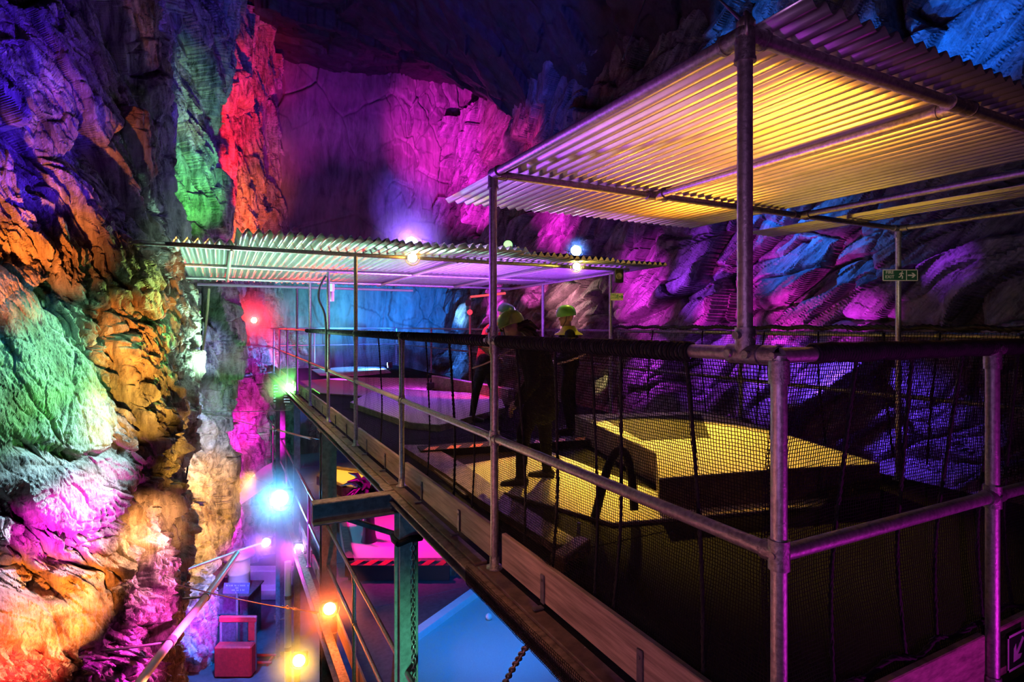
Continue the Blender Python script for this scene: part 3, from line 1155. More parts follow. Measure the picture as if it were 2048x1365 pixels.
# lower level greens
def lower_lane(px, z, label, edge=None, hh=.22):
    pts = poly_px(px, z)
    t = thing('putting_green', label, 'golf lane', (pts[0][0], pts[0][1], ZL))
    MB().prism(pts, ZL + .001, z - .01).build('base', M_TIMBER, t)
    MB().prism(pts, z - .01, z).build('carpet', M_CARPET, t)
    ring_border(t, pts, ZL + .001, z + hh, .14, edge or M_WHITE)
    return t


lower_lane([(815, 1290), (955, 1188), (1180, 1240), (1330, 1420), (1150, 1620), (800, 1620)], ZL + .12, 'blue lit putting green on the lower level below the walkway', hh=.1)
bp = G(978, 1241, ZL + .12)
tag(MB().sphere(bp + Vector((0, 0, .05)), .05, 14).build('golf_ball', M_WHITE), 'white ball lying on the blue lit lower green', 'ball')
lower_lane([(700, 1122), (905, 1122), (960, 1080), (860, 1010), (680, 1012)], ZL + .25, 'magenta lit putting green on the lower level with chevron edge', edge=M_TIMBER, hh=.02)
a, b = G(700, 1124, ZL + .3), G(900, 1124, ZL + .3)
t = thing('edge_step', 'chevron striped front edge of the magenta lower green', 'step', tuple(a))
d = (b - a).normalized(); s = Vector((-d.y, d.x, 0))
MB().prism([(a - s * .1).xy, (b - s * .1).xy, (b - s * .02).xy, (a - s * .02).xy], ZL + .01, ZL + .27).build('board', M_CARPET_D, t)
for k in range(7):
    p0, p1 = a.lerp(b, k / 7), a.lerp(b, (k + .55) / 7)
    MB().prism([(p0 - s * .11).xy, (p1 - s * .11).xy, (p1 + s * .12 + d * .1).xy, (p0 + s * .12 + d * .1).xy], ZL + .275, ZL + .28).build('stripe', M_REDP, t)
lower_lane([(655, 935), (720, 945), (772, 975), (745, 988), (690, 978), (640, 955)], ZL + .2, 'yellow lit putting green on the lower level, farthest back', edge=M_TIMBER, hh=.05)
# small potted tree shape by the magenta green
bp = G(738, 1083, ZL + .25)
t = thing('tree_obstacle', 'dark model tree standing on the magenta lower green', 'obstacle', tuple(bp))
MB().lathe([(.16, 0), (.13, .12), (.1, .5), (.13, .8), (.2, .95)], bp, n=14).build('trunk', M_BLACK, t)
m = MB()
for k in range(46):
    a = random.random() * 2 * PI
    e = random.uniform(-.5, .9)
    L = random.uniform(.35, .7)
    c0 = bp + Vector((0, 0, .95))
    d = Vector((math.cos(a) * math.cos(e), math.sin(a) * math.cos(e), math.sin(e)))
    m.path([c0, c0 + d * L * .6 + Vector((0, 0, .05)), c0 + d * L - Vector((0, 0, .12))], [.03, .05, .008], 5)
m.build('branches', M_BLACK, t)

# pieces standing on the upper deck near the net
t = thing('timber_sleeper', 'short dark timber sleeper on the deck just inside the near net', 'timber', tuple(G(1150, 1128, .05)))
a, b = G(1115, 1128, .1), G(1168, 1090, .1)
rot = (b - a).to_track_quat('X', 'Z').to_matrix()
MB().box((a + b) / 2, ((b - a).length, .1, .1), rot, bevel=.008).build('block', M_TIMBER, t)
MB().tube(G(1157, 1085, .05), G(1157, 1085, .05) + Vector((0, 0, .13)), .012, 8).build('peg', M_STEEL, t)
hp = [G(1190, 1035, 0.03) + Vector((0, 0, z)) + RGT * x for x, z in ((0, 0), (.05, .2), (.1, .38), (.17, .5), (.24, .47), (.28, .3), (.3, .06))]
tag(MB().path(lerp_path(hp, 28), .034, 8).build('hoop_obstacle', M_ROPE), 'black bent hoop standing on the low yellow lane', 'obstacle')

# ------------------------------------------------------------------ lights
def spot(name, pos, target, col, power, angle, blend=.6, size=.06):
    ld = bpy.data.lights.new(name, 'SPOT')
    ld.color = col
    ld.energy = power
    ld.spot_size = math.radians(angle)
    ld.spot_blend = blend
    ld.shadow_soft_size = size
    o = bpy.data.objects.new(name, ld)
    COL.objects.link(o)
    pos, target = Vector(pos), Vector(target)
    o.location = pos
    o.rotation_euler = (target - pos).to_track_quat('-Z', 'Y').to_euler()
    return o


def point(name, pos, col, power, size=.05):
    ld = bpy.data.lights.new(name, 'POINT')
    ld.color = col
    ld.energy = power
    ld.shadow_soft_size = size
    o = bpy.data.objects.new(name, ld)
    COL.objects.link(o)
    o.location = pos
    return o


BLUEV = (.10, .03, 1); PURPLE = (.38, .04, 1); VIOLET = (.22, .04, 1); MAG = (1, .02, .75); PINK = (1, .04, .42); RED = (1, .015, .02)
ORANGE = (1, .2, .015); AMBER = (1, .48, .06); YEL = (1, .68, .08); GREEN = (.12, 1, .12); MINT = (.3, 1, .5)
CYAN = (.05, .55, 1); BLUE = (.01, .16, 1); WHITE = (1, .95, .95)

NLAMP = [0]


def halo_mat(R, dens):
    """scatter volume added to make the lamp halo, densest at the centre, thinning to nothing at radius R (object origin at the lamp)"""
    m = bpy.data.materials.new('lamp_halo')
    m.use_nodes = True
    nt = m.node_tree
    nt.nodes.remove(nt.nodes['Principled BSDF'])
    v = nt.nodes.new('ShaderNodeVolumeScatter')
    tc = nt.nodes.new('ShaderNodeTexCoord')
    mp = nt.nodes.new('ShaderNodeMapping')
    mp.inputs['Scale'].default_value = (1 / R, 1 / R, 1 / R)
    g = nt.nodes.new('ShaderNodeTexGradient')
    g.gradient_type = 'SPHERICAL'
    pw = nt.nodes.new('ShaderNodeMath'); pw.operation = 'POWER'; pw.inputs[1].default_value = 1.6
    ml = nt.nodes.new('ShaderNodeMath'); ml.operation = 'MULTIPLY'; ml.inputs[1].default_value = dens
    L = nt.links
    L.new(tc.outputs['Object'], mp.inputs['Vector']); L.new(mp.outputs['Vector'], g.inputs['Vector'])
    L.new(g.outputs['Fac'], pw.inputs[0]); L.new(pw.outputs[0], ml.inputs[0]); L.new(ml.outputs[0], v.inputs['Density'])
    L.new(v.outputs['Volume'], nt.nodes['Material Output'].inputs['Volume'])
    return m


def floodlight(label, pos, target, col, size=.12, em=60, power=0, angle=100, core=None, round_=False, group='coloured floodlights', haze=0, hp=0):
    pos, target = Vector(pos), Vector(target)
    d = (target - pos).normalized()
    R = d.to_track_quat('Y', 'Z').to_matrix()
    t = thing('floodlight', label, 'floodlight', pos, group)
    h = MB()
    if round_:
        h.lathe([(.0, -size * .9), (size * .35, -size * .85), (size * .5, -size * .4), (size * .58, 0), (size * .58, .012), (size * .52, .014)], pos, d, 18)
    else:
        h.box(pos - d * size * .28, (size * 1.25, size * .5, size), R, bevel=size * .06)
        for k in range(5):
            h.box(pos - d * size * .6 + R @ Vector(((k - 2) * size * .22, 0, 0)), (size * .05, size * .2, size * .9), R)
    h.build('housing', M_BLACK, t)
    l = MB()
    l.lathe([(0.0, .03), (size * .3, .026), (size * .46, .016), (size * .48, 0)], pos + d * .001, d, 18)
    NLAMP[0] += 1
    l.build('lens', emis('lamp_glow_%d' % NLAMP[0], core or col, em), t)
    br = MB()
    ring = [pos + R @ Vector((math.cos(a) * size * .78, -size * .2, math.sin(a) * size * .8)) for a in np.linspace(PI, 2 * PI, 11)]
    br.path(ring, size * .05, 5)
    br.build('bracket', M_STEEL2, t)
    if power:
        spot('lamp_beam', pos + d * .06, target + (Vector((-.9, .3, .35)) if haze else Vector((0, 0, 0))), col, power * (.5 if haze else 1), min(angle, 118), .9, size * .4)
    if haze:
        hz = MB().sphere((0, 0, 0), haze, 20).build('lamp_halo', halo_mat(haze, 1.7), t, 'scatter sphere added to make the lamp halo')
        hz.parent = t
        hz.matrix_parent_inverse = Matrix()
        hz['kind'] = 'stuff'
        point('halo_light', pos + d * .08, col, hp, .03)  # point light added to brighten the halo sphere
    return t


# visible lamps
CAMT = Vector((CAMP.x, CAMP.y, CAMP.z))
lr = P(508, 641, 15.6)
floodlight('red floodlight glowing on the far left rock above the deck end', lr, lr + Vector((-.3, -2, .2)), RED, .16, 120, 260, 150, core=(1, .25, .12), haze=1.1, hp=160)
lg = P(584, 778, 13.2)
floodlight('green floodlight on the deck edge at the far left', lg, lg + Vector((-1.2, -2, -.1)), GREEN, .2, 160, 350, 160, core=(.55, 1, .5), haze=0.75, hp=110)
lc = P(560, 997, 11.8)
floodlight('big cyan white floodlight below the deck aimed at the left rock', lc, lc + Vector((-1.0, -2.2, .2)), (.02, .4, 1), .34, 120, 500, 150, core=(.5, .85, 1), haze=1.0, hp=150)
lp = P(533, 1085, 12.4)
floodlight('violet floodlight at the end of the wall stay below the deck', lp, lp + Vector((-1.2, -2, .2)), VIOLET, .18, 110, 200, 150, core=(.7, .55, 1), haze=.8, hp=75)
lm = P(598, 1098, 11.7)
floodlight('magenta floodlight on the third column below the deck', lm, lm + Vector((-.9, -2, .1)), MAG, .2, 110, 260, 160, core=(1, .5, .95), haze=.8, hp=75)
lo = P(659, 1218, 8.3)
floodlight('orange floodlight on the lower guardrail below the deck', lo, lo + Vector((-.5, -2, .1)), (1, .09, .0), .18, 80, 120, 160, core=(1, .55, .2), haze=.7, hp=60)
ly = P(598, 1322, 11.2)
floodlight('yellow floodlight low on the column at the bottom of the view', ly, ly + Vector((-.7, -2, .25)), (1, .48, .02), .24, 70, 160, 160, core=(1, .75, .2), haze=.8, hp=75)
l8 = P(823, 487, 7.6)
floodlight('round white lamp on top of the distant canopy', l8, l8 + Vector((-1, -2, .1)), VIOLET, .17, 90, 0, core=(.9, .8, 1), round_=True, haze=0.6, hp=70)
l8b = P(825, 516, 7.3)
floodlight('round warm white lamp hung under the distant canopy beam', l8b, l8b + Vector((-.7, -2, -.2)), AMBER, .12, 70, 0, core=(1, .8, .55), round_=True, haze=0.2, hp=12)
l9 = P(1016, 490, 8.4)
floodlight('small green tinted lamp standing on the distant canopy', l9, l9 + Vector((-1, -2, 0)), GREEN, .14, 1.2, 0, core=(.5, 1, .3), round_=True)
l10 = P(1152, 502, 8.3)
floodlight('white blue lamp on the right part of the distant canopy', l10, l10 + Vector((-.6, -1.6, .5)), BLUE, .16, 60, 0, core=(.75, .9, 1), round_=True, haze=0.25, hp=22)
l11 = P(1153, 533, 8.2)
floodlight('yellow lamp under the right part of the distant canopy', l11, l11 + Vector((-.8, -2, -.6)), YEL, .11, 60, 0, core=(1, .85, .4), round_=True, haze=0.2, hp=14)
# two low floods lying on the upper deck
ld1 = P(776, 731, 19.2)
floodlight('blue white floodlight on the far deck raking the floor', ld1, G(700, 741, 0), (.08, .35, 1), .2, 10, 1500, 140, core=(.5, .75, 1))
ld2 = P(858, 772, 12.6)
floodlight('magenta floodlight on the deck raking the floor behind the walkers', ld2, G(670, 770, 0), (.7, .03, 1), .14, 6, 420, 140, core=(1, .4, 1))


def wall_spot(p, q, off, col, power, angle, blend=.8, size=.06, name='rock_wash'):
    """unseen spot, no fixture, aimed at the rock seen at a pixel; off = out of the wall, along the wall (away / right), up"""
    T, n, t = cave_hit(p, q)
    g = WASH * (1.5 if (q > 880 and p < 440) else .34 if (q < 480 and p < 330) else 1)
    if p < 540 and q > 450:
        k = min(max((T - CAMP).dot(FWD) / 7.5, 1), 2.0)
        off = [o * k for o in off]
        g *= k * k * (.8 if k > 1 else 1)
    return spot(name, T + n * off[0] + t * off[1] + UP * off[2], T, col, power * g, angle, 1.0, size)


W = wall_spot
WASH = 2.1
# ---- left buttress: unseen spots added off the rock face, no fixtures
W(10, 220, (2.2, .6, -2.2), (.07, .01, 1), 1500, 36)
W(110, 60, (2.2, .4, -2.2), VIOLET, 150, 36)
W(210, 300, (1.8, -1.2, -1.8), PURPLE, 40, 40)
W(50, 440, (1.0, -.8, -1.6), ORANGE, 620, 34)
W(90, 530, (1.0, -.9, -1.2), (1, .25, .05), 130, 30)
W(150, 270, (1.3, 1.6, -2.0), AMBER, 260, 16)
W(110, 720, (1.9, 1.3, 1.0), MINT, 520, 34)
W(130, 800, (1.6, .8, -1.0), GREEN, 130, 34)
W(20, 640, (1.6, -.9, 1.2), CYAN, 45, 30)
W(270, 760, (1.2, -1.6, -1.2), AMBER, 260, 36)
W(270, 660, (1.0, -1.4, -1.2), ORANGE, 190, 30)
W(250, 560, (1.1, .9, -1.0), (.5, 1, .2), 110, 26)
W(300, 700, (.8, 1.5, .7), GREEN, 320, 36)
W(360, 640, (1.2, .1, .6), GREEN, 220, 34)
W(365, 760, (1.2, .1, .6), (.3, 1, .2), 160, 30)
W(245, 520, (1.0, 1.2, -1.0), (.75, 1, .2), 70, 18)
W(150, 940, (1.9, .9, 1.6), (.45, .85, 1), 420, 30)
W(140, 1040, (1.3, -1.0, -.9), MAG, 330, 30)
W(130, 1060, (1.5, 1.0, 1.2), (1, .35, .85), 260, 30)
W(110, 1220, (1.6, -.8, -.8), ORANGE, 420, 32)
W(30, 1300, (1.1, -.6, .4), RED, 330, 36)
W(120, 1200, (1.7, 1.0, 1.2), (1, .42, .22), 330, 30)
W(270, 1150, (1.2, 1.2, -.4), PINK, 300, 30)
W(290, 1060, (1.1, -1.4, .4), (1, .4, .12), 260, 28)
W(230, 1330, (1.2, 1.0, .6), MAG, 240, 28)
W(290, 1120, (1.6, -.3, .6), (1, .28, .45), 260, 40)
W(280, 1290, (1.6, -.2, .8), (1, .06, .55), 300, 44)
W(60, 1340, (1.2, .8, -.6), (1, .25, .1), 200, 30)
spot('rock_wash', (-.9, 11.0, -1.4), (-2.1, 13.3, -2.6), (1, .42, .04), 1500, 64, 1, .08)
spot('rock_wash', (-.9, 11.4, -3.6), (-2.0, 13.4, -3.8), (1, .5, .1), 500, 60, 1, .08)
W(395, 920, (1.6, -1.0, .6), WHITE, 70, 40)
W(405, 840, (1.4, -1.2, .5), (.5, .55, 1), 120, 36)
spot('rock_wash', (-.2, 14.2, -1.6), (-1.1, 17.4, -1.4), MAG, 800, 76, 1, .08)
spot('rock_wash', (-.3, 14.0, -3.6), (-1.3, 16.9, -3.8), MAG, 700, 70, 1, .08)
W(410, 700, (1.5, -1.4, -.4), (.35, .4, 1), 160, 22)
W(480, 860, (1.6, -1.6, -.4), MAG, 620, 20)
W(455, 1040, (1.3, -1.2, .2), MAG, 620, 18)
W(505, 880, (1.0, -1.0, .8), (.4, 1, .7), 110, 12)
W(420, 1240, (1.4, -1.2, .8), PURPLE, 420, 26)
W(370, 1330, (1.4, 1.0, 1.2), BLUE, 320, 24)
W(340, 880, (1.2, -1.2, -1.2), AMBER, 170, 24)
W(505, 740, (1.4, -2.0, 0), PURPLE, 120, 40)
spot('far_red', (.6, 17.6, .9), (.0, 20.8, .5), RED, 420, 70, .8, .06)
# ---- far strips of the left wall: green, then orange red
W(380, 400, (2.2, -1.0, -2.4), GREEN, 520, 30)
W(385, 300, (2.2, -1.0, -3.0), (.25, 1, .35), 300, 34)
W(375, 220, (2.2, -1.0, -2.4), (.6, 1, .7), 160, 24)
spot('rock_wash', (-.7, 13.2, 2.6), (-1.05, 17.4, 4.6), (1, .13, .01), 5200, 34, 1, .08)
spot('rock_wash', (-.7, 13.0, 3.6), (-1.05, 17.4, 7.6), RED, 5200, 34, 1, .08)
# ---- back wall
spot('rock_wash', (3.2, 15.2, 5.2), (7.2, 21.8, 9.6), MAG, 9500, 40, 1, .1)
spot('rock_wash', (4.6, 15.0, 4.0), (7.3, 21.5, 7.5), MAG, 2600, 36, 1, .1)
spot('rock_wash', (3.2, 15.2, 5.2), (7.6, 17.8, 8.6), (1, .02, .5), 3000, 36, 1, .1)
W(960, 400, (3.4, .4, -2.0), MAG, 1300, 40)
W(700, 190, (5.0, .6, -4.2), (.6, .02, .8), 330, 60)
W(560, 250, (4.6, .5, -3.5), (.7, .02, .55), 300, 50)
W(820, 420, (4.6, 0, -1.5), (.2, .08, 1), 800, 44)
W(630, 620, (4.2, .8, -.6), (.04, .55, .65), 800, 60)
W(740, 620, (4.2, .8, -.8), (.01, .3, 1), 900, 60)
W(850, 620, (4.2, .2, -.8), (.01, .22, 1), 900, 56)
W(930, 630, (2.6, -.3, -.4), (.25, .6, 1), 620, 26)
W(1060, 310, (3.5, -1.0, -3), (1, .02, .35), 1100, 34)
# ---- right wall
W(1120, 420, (3, .5, -2), MAG, 1000, 50)
W(1080, 560, (2.2, 1.0, -1.0), (1, .1, .6), 420, 44)
W(1000, 600, (2.6, .2, -.5), (.8, .05, .7), 700, 50)
W(1150, 610, (2.6, .6, -.5), (1, .35, .45), 460, 50)
W(1270, 610, (2.4, .4, -.6), (.9, .04, .8), 420, 50)
W(1180, 590, (2.5, -1.0, 1.6), (1, .7, .55), 160, 30)
W(1280, 560, (2.6, .0, -1.2), (.85, .03, .9), 520, 40)
W(1420, 540, (2.2, -2.2, -1.5), PURPLE, 500, 40)
W(1450, 620, (1.4, -.6, -1.4), MAG, 260, 46)
W(1600, 620, (1.3, -.6, -1.4), MAG, 260, 42)
W(1740, 620, (1.3, -.8, -1.2), (.9, .03, 1), 200, 32)
W(1560, 470, (2.2, -1.6, 2.0), (.01, .17, 1), 800, 36)
W(1650, 440, (2.0, -2.0, 1.2), (.03, .22, 1), 400, 30)
W(1300, 740, (1.6, .3, .8), (.6, .04, .9), 420, 60)
W(1195, 760, (1.6, .3, .8), (1, .8, .25), 300, 26)
W(920, 725, (2.6, .2, .3), (.04, .25, 1), 700, 44)
W(1430, 740, (1.6, -.5, .8), PURPLE, 420, 70)
W(1580, 780, (1.6, -.5, 1.0), (.25, .05, 1), 500, 70)
W(1740, 830, (1.5, -.5, 1.2), (.15, .05, 1), 700, 70)
W(1850, 120, (2.0, -1.6, -2.0), (.0, .16, 1), 560, 50)
W(1500, 60, (2.0, -2.2, -1.8), (.0, .17, 1), 420, 42)
W(1960, 60, (2.0, -.8, -1.6), (.0, .13, 1), 260, 46)
W(1950, 560, (1.4, -1.0, 1.2), PURPLE, 110, 34)
# ---- ceiling
spot('ceiling_wash', (3.2, 9.0, 3.0), (3.5, 15, 11), (.02, .06, 1), 1100, 80)
spot('ceiling_wash', (-.5, 8.0, 3.0), (-.5, 15.5, 11), (.08, .03, 1), 600, 80)
# ---- canopies: spots added to light the sheets, no lamps there
spot('canopy_fill', (.35, 1.7, .6), (.95, 1.0, 2.45), (1, .36, .015), 240, 60, 1.0, .05)
spot('canopy_fill', (1.7, 3.4, 1.0), (1.4, 2.5, 2.45), (1, .32, .015), 170, 64, 1.0, .05)
spot('canopy_fill', (-1.2, 3.6, 1.5), (.3, 2.0, 2.45), PURPLE, 240, 56, 1, .06)
spot('canopy_fill', (-1.0, .2, 1.2), (.15, .9, 2.45), (.7, .04, 1), 60, 40, 1, .06)
spot('canopy_fill', (-1.3, 8.0, .4), (-1.0, 8.0, 2.4), (.45, 1, .62), 800, 140, .8, .1)
spot('canopy_fill', (1.4, 7.6, .9), (1.4, 8.0, 2.4), (.55, .13, 1), 1000, 140, .8, .1)
spot('canopy_fill', (3.4, 7.6, .9), (3.3, 8.0, 2.4), (.4, .07, 1), 400, 140, .8, .1)
spot('canopy_top', (1.2, 4.4, 3.4), (1.0, 6.2, 2.5), (.75, .5, 1), 220, 90, .8, .1)
spot('canopy_top', (-1.6, 4.6, 3.4), (-1.0, 6.2, 2.5), (.6, 1, .75), 160, 80, .8, .1)
spot('canopy_front', (-1.0, -.6, .6), (1.2, .1, 2.42), (.7, .05, 1), 7, 50, .9, .1)
# ---- far canopy's yellow lamp onto the near lanes, then spots added over the deck
spot('lane_light', (3.3, 5.0, 2.15), G(1350, 895, .2), (1, .58, .05), 1100, 58, .4, .05)
spot('lane_light', (2.3, 5.0, 2.2), G(1090, 965, 0), (1, .55, .05), 620, 40, .4, .05)
spot('lane_light', (3.7, 2.6, 2.2), G(1450, 1000, 0), (1, .5, .05), 110, 34, .8, .05)  # extra spot added under the near canopy, no lamp there
spot('deck_violet', (3.8, 10.0, 2.2), G(860, 800, 0), (.2, .05, 1), 420, 80, 1, .08)
spot('deck_blue', (3.4, 17.5, 2.2), G(740, 730, 0), (.02, .15, 1), 1300, 100, 1, .08)
spot('kerb_red', G(945, 770, .3) + Vector((-.3, -.8, .9)), G(950, 765, .3), RED, 160, 110, .6, .05)
spot('stripe_orange', (1.6, 5.0, 1.5), G(960, 893, .1), (1, .3, .05), 150, 46, .9, .05)
spot('far_red', P(560, 640, 18.0), (.4, 20, .6), RED, 90, 120, .6, .05)
# ---- guard rails near the camera, sign and walkers: fill spots added, no lamps
spot('post_magenta', (1.4, -1.9, -.4), (.8, 0, .7), (.85, .02, .8), 90, 54, .8, .05)
spot('post_pink', (-2.6, .9, .1), (0, .8, .7), (1, .3, .3), 60, 80, .8, .05)
spot('board_warm', (-.45, 1.6, 1.0), (.02, 1.6, .05), (1, .36, .2), 9, 100, .9, .05)
spot('board_warm', (-.45, 4.4, 1.2), (.0, 4.4, -.02), (1, .45, .12), 22, 110, .9, .05)
spot('board_warm', (-.4, 7.8, 1.2), (.0, 7.8, -.02), (1, .55, .1), 22, 110, .9, .05)
spot('post_rail', (-1.7, 4.5, -.6), (0, 3.0, .6), (1, .6, .35), 40, 54, .8, .06)
spot('sign_fill', P(1790, 600, 4.6), P(1800, 551, 5.36), (1, .8, .6), 9, 60, .9, .05)
spot('person_red', (1.2, 7.2, 2.0), G(985, 842, 0) + UP * 1.3, (1, .1, .2), 110, 36, .6, .05)
spot('person_back', (4.0, 8.6, 1.9), G(1080, 900, 0) + UP * 1.2, (.6, .2, 1), 120, 44, .6, .05)
spot('rail_fill', (-2.6, -1.8, 1.2), (0, 1.0, 1.5), (.75, .32, .9), 64, 80, .9, .3)
# ---- lower level: unseen spots added, no fixtures
spot('green_blue', (1.6, 5.0, -.45), G(985, 1250, ZL), (.0, .2, 1), 420, 100, 1, .08)
spot('green_magenta', (1.6, 9.4, -.5), G(800, 1085, ZL), (1, .0, .42), 700, 120, 1, .08)
spot('green_yellow', (1.2, 15.5, -.8), G(715, 960, ZL), (1, .5, .03), 420, 90, .8, .08)
spot('teal_back', (.8, 17.5, -1.2), (.6, 20, -2.6), (.1, .9, .8), 70, 80, .8, .08)
spot('column_green', (-.4, 1.9, -2.0), (0, 3.8, -1.8), (.2, 1, .6), 90, 64, .8, .06)
spot('stub_warm', (-.6, 3.5, .9), (-.42, 3.95, -.03), (1, .5, .35), 16, 60, .9, .05)
spot('drum_magenta', P(470, 1100, 12.6), P(478, 1140, 14.6), (1, .05, .8), 120, 60, .9, .05)
spot('column_magenta', (-1.5, 4.2, -2.2), (0, 3.9, -2.2), MAG, 26, 70, .8, .06)
spot('stub_cyan', (-1.2, 2.6, -1.0), (-.4, 3.9, -.1), CYAN, 14, 70, .8, .06)
spot('board_orange', (-.9, 7.4, -2.4), (.0, 6.2, ZL + .15), ORANGE, 70, 110, .8, .06)
spot('rail_violet', (-1.2, 10.0, -2.6), (0, 10.5, -2.4), (.6, .05, 1), 90, 100, .8, .06)
spot('ground_blue', (-1.4, 12.5, -3.2), (-.9, 13.6, -6.5), (.0, .2, 1), 1100, 90, .8, .08)
spot('ground_violet', (-.9, 16.0, -3.6), (-.8, 17.5, -6.0), (.2, .1, 1), 260, 90, .8, .08)
spot('ground_red', (-1.2, 11.3, -4.6), G(470, 1300, -6.0), RED, 110, 80, .8, .08)

# ------------------------------------------------------------------ people
def capsule(m, a, ra, b, rb, n=12):
    a, b = Vector(a), Vector(b)
    m.sphere(a, ra, n)
    m.sphere(b, rb, n)
    m.tube(a, b, ra, n, rb, cap=False)


def person(name_label, origin, bones, head, helmet_col, mats, face_dir, collar=None, hair=None, tilt=0.0):
    """bones: (a, ra, b, rb, material index); one remeshed skin in the pose, clothes as material zones"""
    t = thing('person', name_label, 'person', origin)
    BX = Matrix((RGT, FWD, UP)).transposed()

    def W_(v):
        return Vector(origin) + BX @ Vector(v)
    m = MB()
    segs = []
    for (a, ra, b, rb, mi) in bones:
        capsule(m, W_(a), ra, W_(b), rb)
        segs.append((np.array(W_(a)), np.array(W_(b)), ra, rb, mi))
    hc = W_(head)
    fd = (BX @ Vector(face_dir)).normalized()
    R = fd.to_track_quat('Y', 'Z').to_matrix()
    SK = 0

    def hsph(off, r, sc=(1, 1, 1)):
        c = hc + R @ Vector(off)
        m.sphere(c, r, 14, sc=sc, rot=R)
        segs.append((np.array(c), np.array(c), r * .9, r * .9, SK))
    hsph((0, -.01, .02), .098, (.80, 1.0, 1.08))          # skull
    hsph((0, .03, -.055), .07, (.82, .95, 1.0))            # jaw
    hsph((0, .075, -.095), .03)                            # chin
    hsph((0, .103, -.02), .015, (1, 1.1, 1.5))             # nose
    hsph((0, .092, -.055), .016, (1.7, .7, .55))           # lips
    for s in (-1, 1):
        hsph((s * .082, -.005, -.015), .027, (.4, .8, 1.2))  # ears
        hsph((s * .034, .08, .02), .016)                   # brow / eye lids
    src = m.build('body', mats, t)
    rm = src.modifiers.new('r', 'REMESH')
    rm.mode = 'VOXEL'
    rm.voxel_size = .0085
    sm = src.modifiers.new('s', 'SMOOTH')
    sm.factor = .5
    sm.iterations = 3
    dg = bpy.context.evaluated_depsgraph_get()
    ev = src.evaluated_get(dg)
    me = bpy.data.meshes.new_from_object(ev)
    src.modifiers.clear()
    old = src.data
    src.data = me
    bpy.data.meshes.remove(old)
    me.materials.clear()
    for mm in mats:
        me.materials.append(mm)
    n = len(me.polygons)
    ce = np.empty(n * 3)
    me.polygons.foreach_get('center', ce)
    ce = ce.reshape(-1, 3)
    best = np.full(n, 1e9)
    mi = np.zeros(n, np.int32)
    for (a, b, ra, rb, k) in segs:
        ab = b - a
        l2 = ab @ ab
        tt = np.clip(((ce - a) @ ab) / l2, 0, 1) if l2 > 1e-9 else np.zeros(n)
        dd = np.linalg.norm(ce - a - tt[:, None] * ab, axis=1) - (ra + (rb - ra) * tt)
        k_ = dd < best
        mi[k_] = k
        best[k_] = dd[k_]
    me.polygons.foreach_set('material_index', mi)
    me.polygons.foreach_set('use_smooth', np.ones(n, bool))
    me.update()
    # helmet
    hm = MB()
    prof = [(.0, .148), (.05, .142), (.09, .118), (.114, .075), (.122, .03), (.121, .0), (.118, -.012), (.112, -.012)]
    upv = (R @ Vector((0, 0, 1)))
    hm.lathe(prof, hc + upv * .02, upv, 22)
    # stretch front to back, keep round
    for i, v in enumerate(hm.v):
        d = Vector(v) - hc
        f = d.dot(fd)
        hm.v[i] = tuple(Vector(v) + fd * f * .16)
    hh = hm.build('helmet', helmet_col, t)
    st = MB()
    for s in (-1, 1):
        st.path([hc + R @ Vector((s * .104, .02, .02)), hc + R @ Vector((s * .09, .035, -.05)), hc + R @ Vector((s * .03, .07, -.125)), hc + R @ Vector((0, .075, -.13))], .006, 5)
    st.build('chin_strap', M_BLACK, hh)
    ve = MB()
    for s in (-1, 0, 1):
        c = hc + R @ Vector((s * .045, -.03, .135))
        ve.box(c, (.014, .07, .02), R, bevel=.004)
    ve.build('vent', M_BLACK, hh)
    ey = MB()
    for s in (-1, 1):
        ey.sphere(hc + R @ Vector((s * .034, .091, .016)), .0085, 8)
    ey.build('eyes', M_BLACK, t)
    if collar:
        cm = MB()
        cm.lathe([(.085, .05), (.1, .02), (.135, -.03), (.19, -.06), (.2, -.075)], W_(collar), UP, 20)
        cm.build('collar', M_HIVIS, t, 'bright yellow jacket yoke')
    if hair:
        hr = MB()
        for k in range(30):
            a = hc + R @ Vector((random.uniform(-.05, .05), -.1, random.uniform(-.06, .0)))
            b = W_(hair) + Vector((random.uniform(-.06, .06), random.uniform(-.06, .06), random.uniform(-.1, .04)))
            hr.path([a, a.lerp(b, .55) + Vector((0, 0, .05 * random.random())), b], [.02, .03, .006], 5)
        hr.build('hair', M_HAIR, t)
    return t


def hand(wr, dirv, side, r=.5):
    """palm, four unequal bent fingers and a side thumb as bones (material 0 = skin)"""
    w = Vector(wr)
    d = Vector(dirv).normalized()
    s = d.cross(Vector((0, 0, 1)))
    if s.length < .2:
        s = Vector((1, 0, 0))
    s.normalize()
    n = s.cross(d)
    out = []
    palm = w + d * .08
    for k in (-1, -.33, .33, 1):
        out.append((tuple(w + s * .014 * k), .018, tuple(palm + s * .028 * k), .013, 0))
    for k, L in zip((-1, -.33, .33, 1), (.062, .075, .08, .068)):
        a = palm + s * .03 * k
        b = a + d * L * .55 - n * .012
        c = b + d * L * .3 - n * .03
        out.append((tuple(a), .0098, tuple(b), .0088, 0))
        out.append((tuple(b), .0088, tuple(c), .0075, 0))
    a = w + d * .03 + s * side * .03
    b = a + d * .03 + s * side * .03 - n * .01
    c = b + d * .03 - n * .015
    out.append((tuple(a), .013, tuple(b), .0105, 0))
    out.append((tuple(b), .0105, tuple(c), .009, 0))
    return out


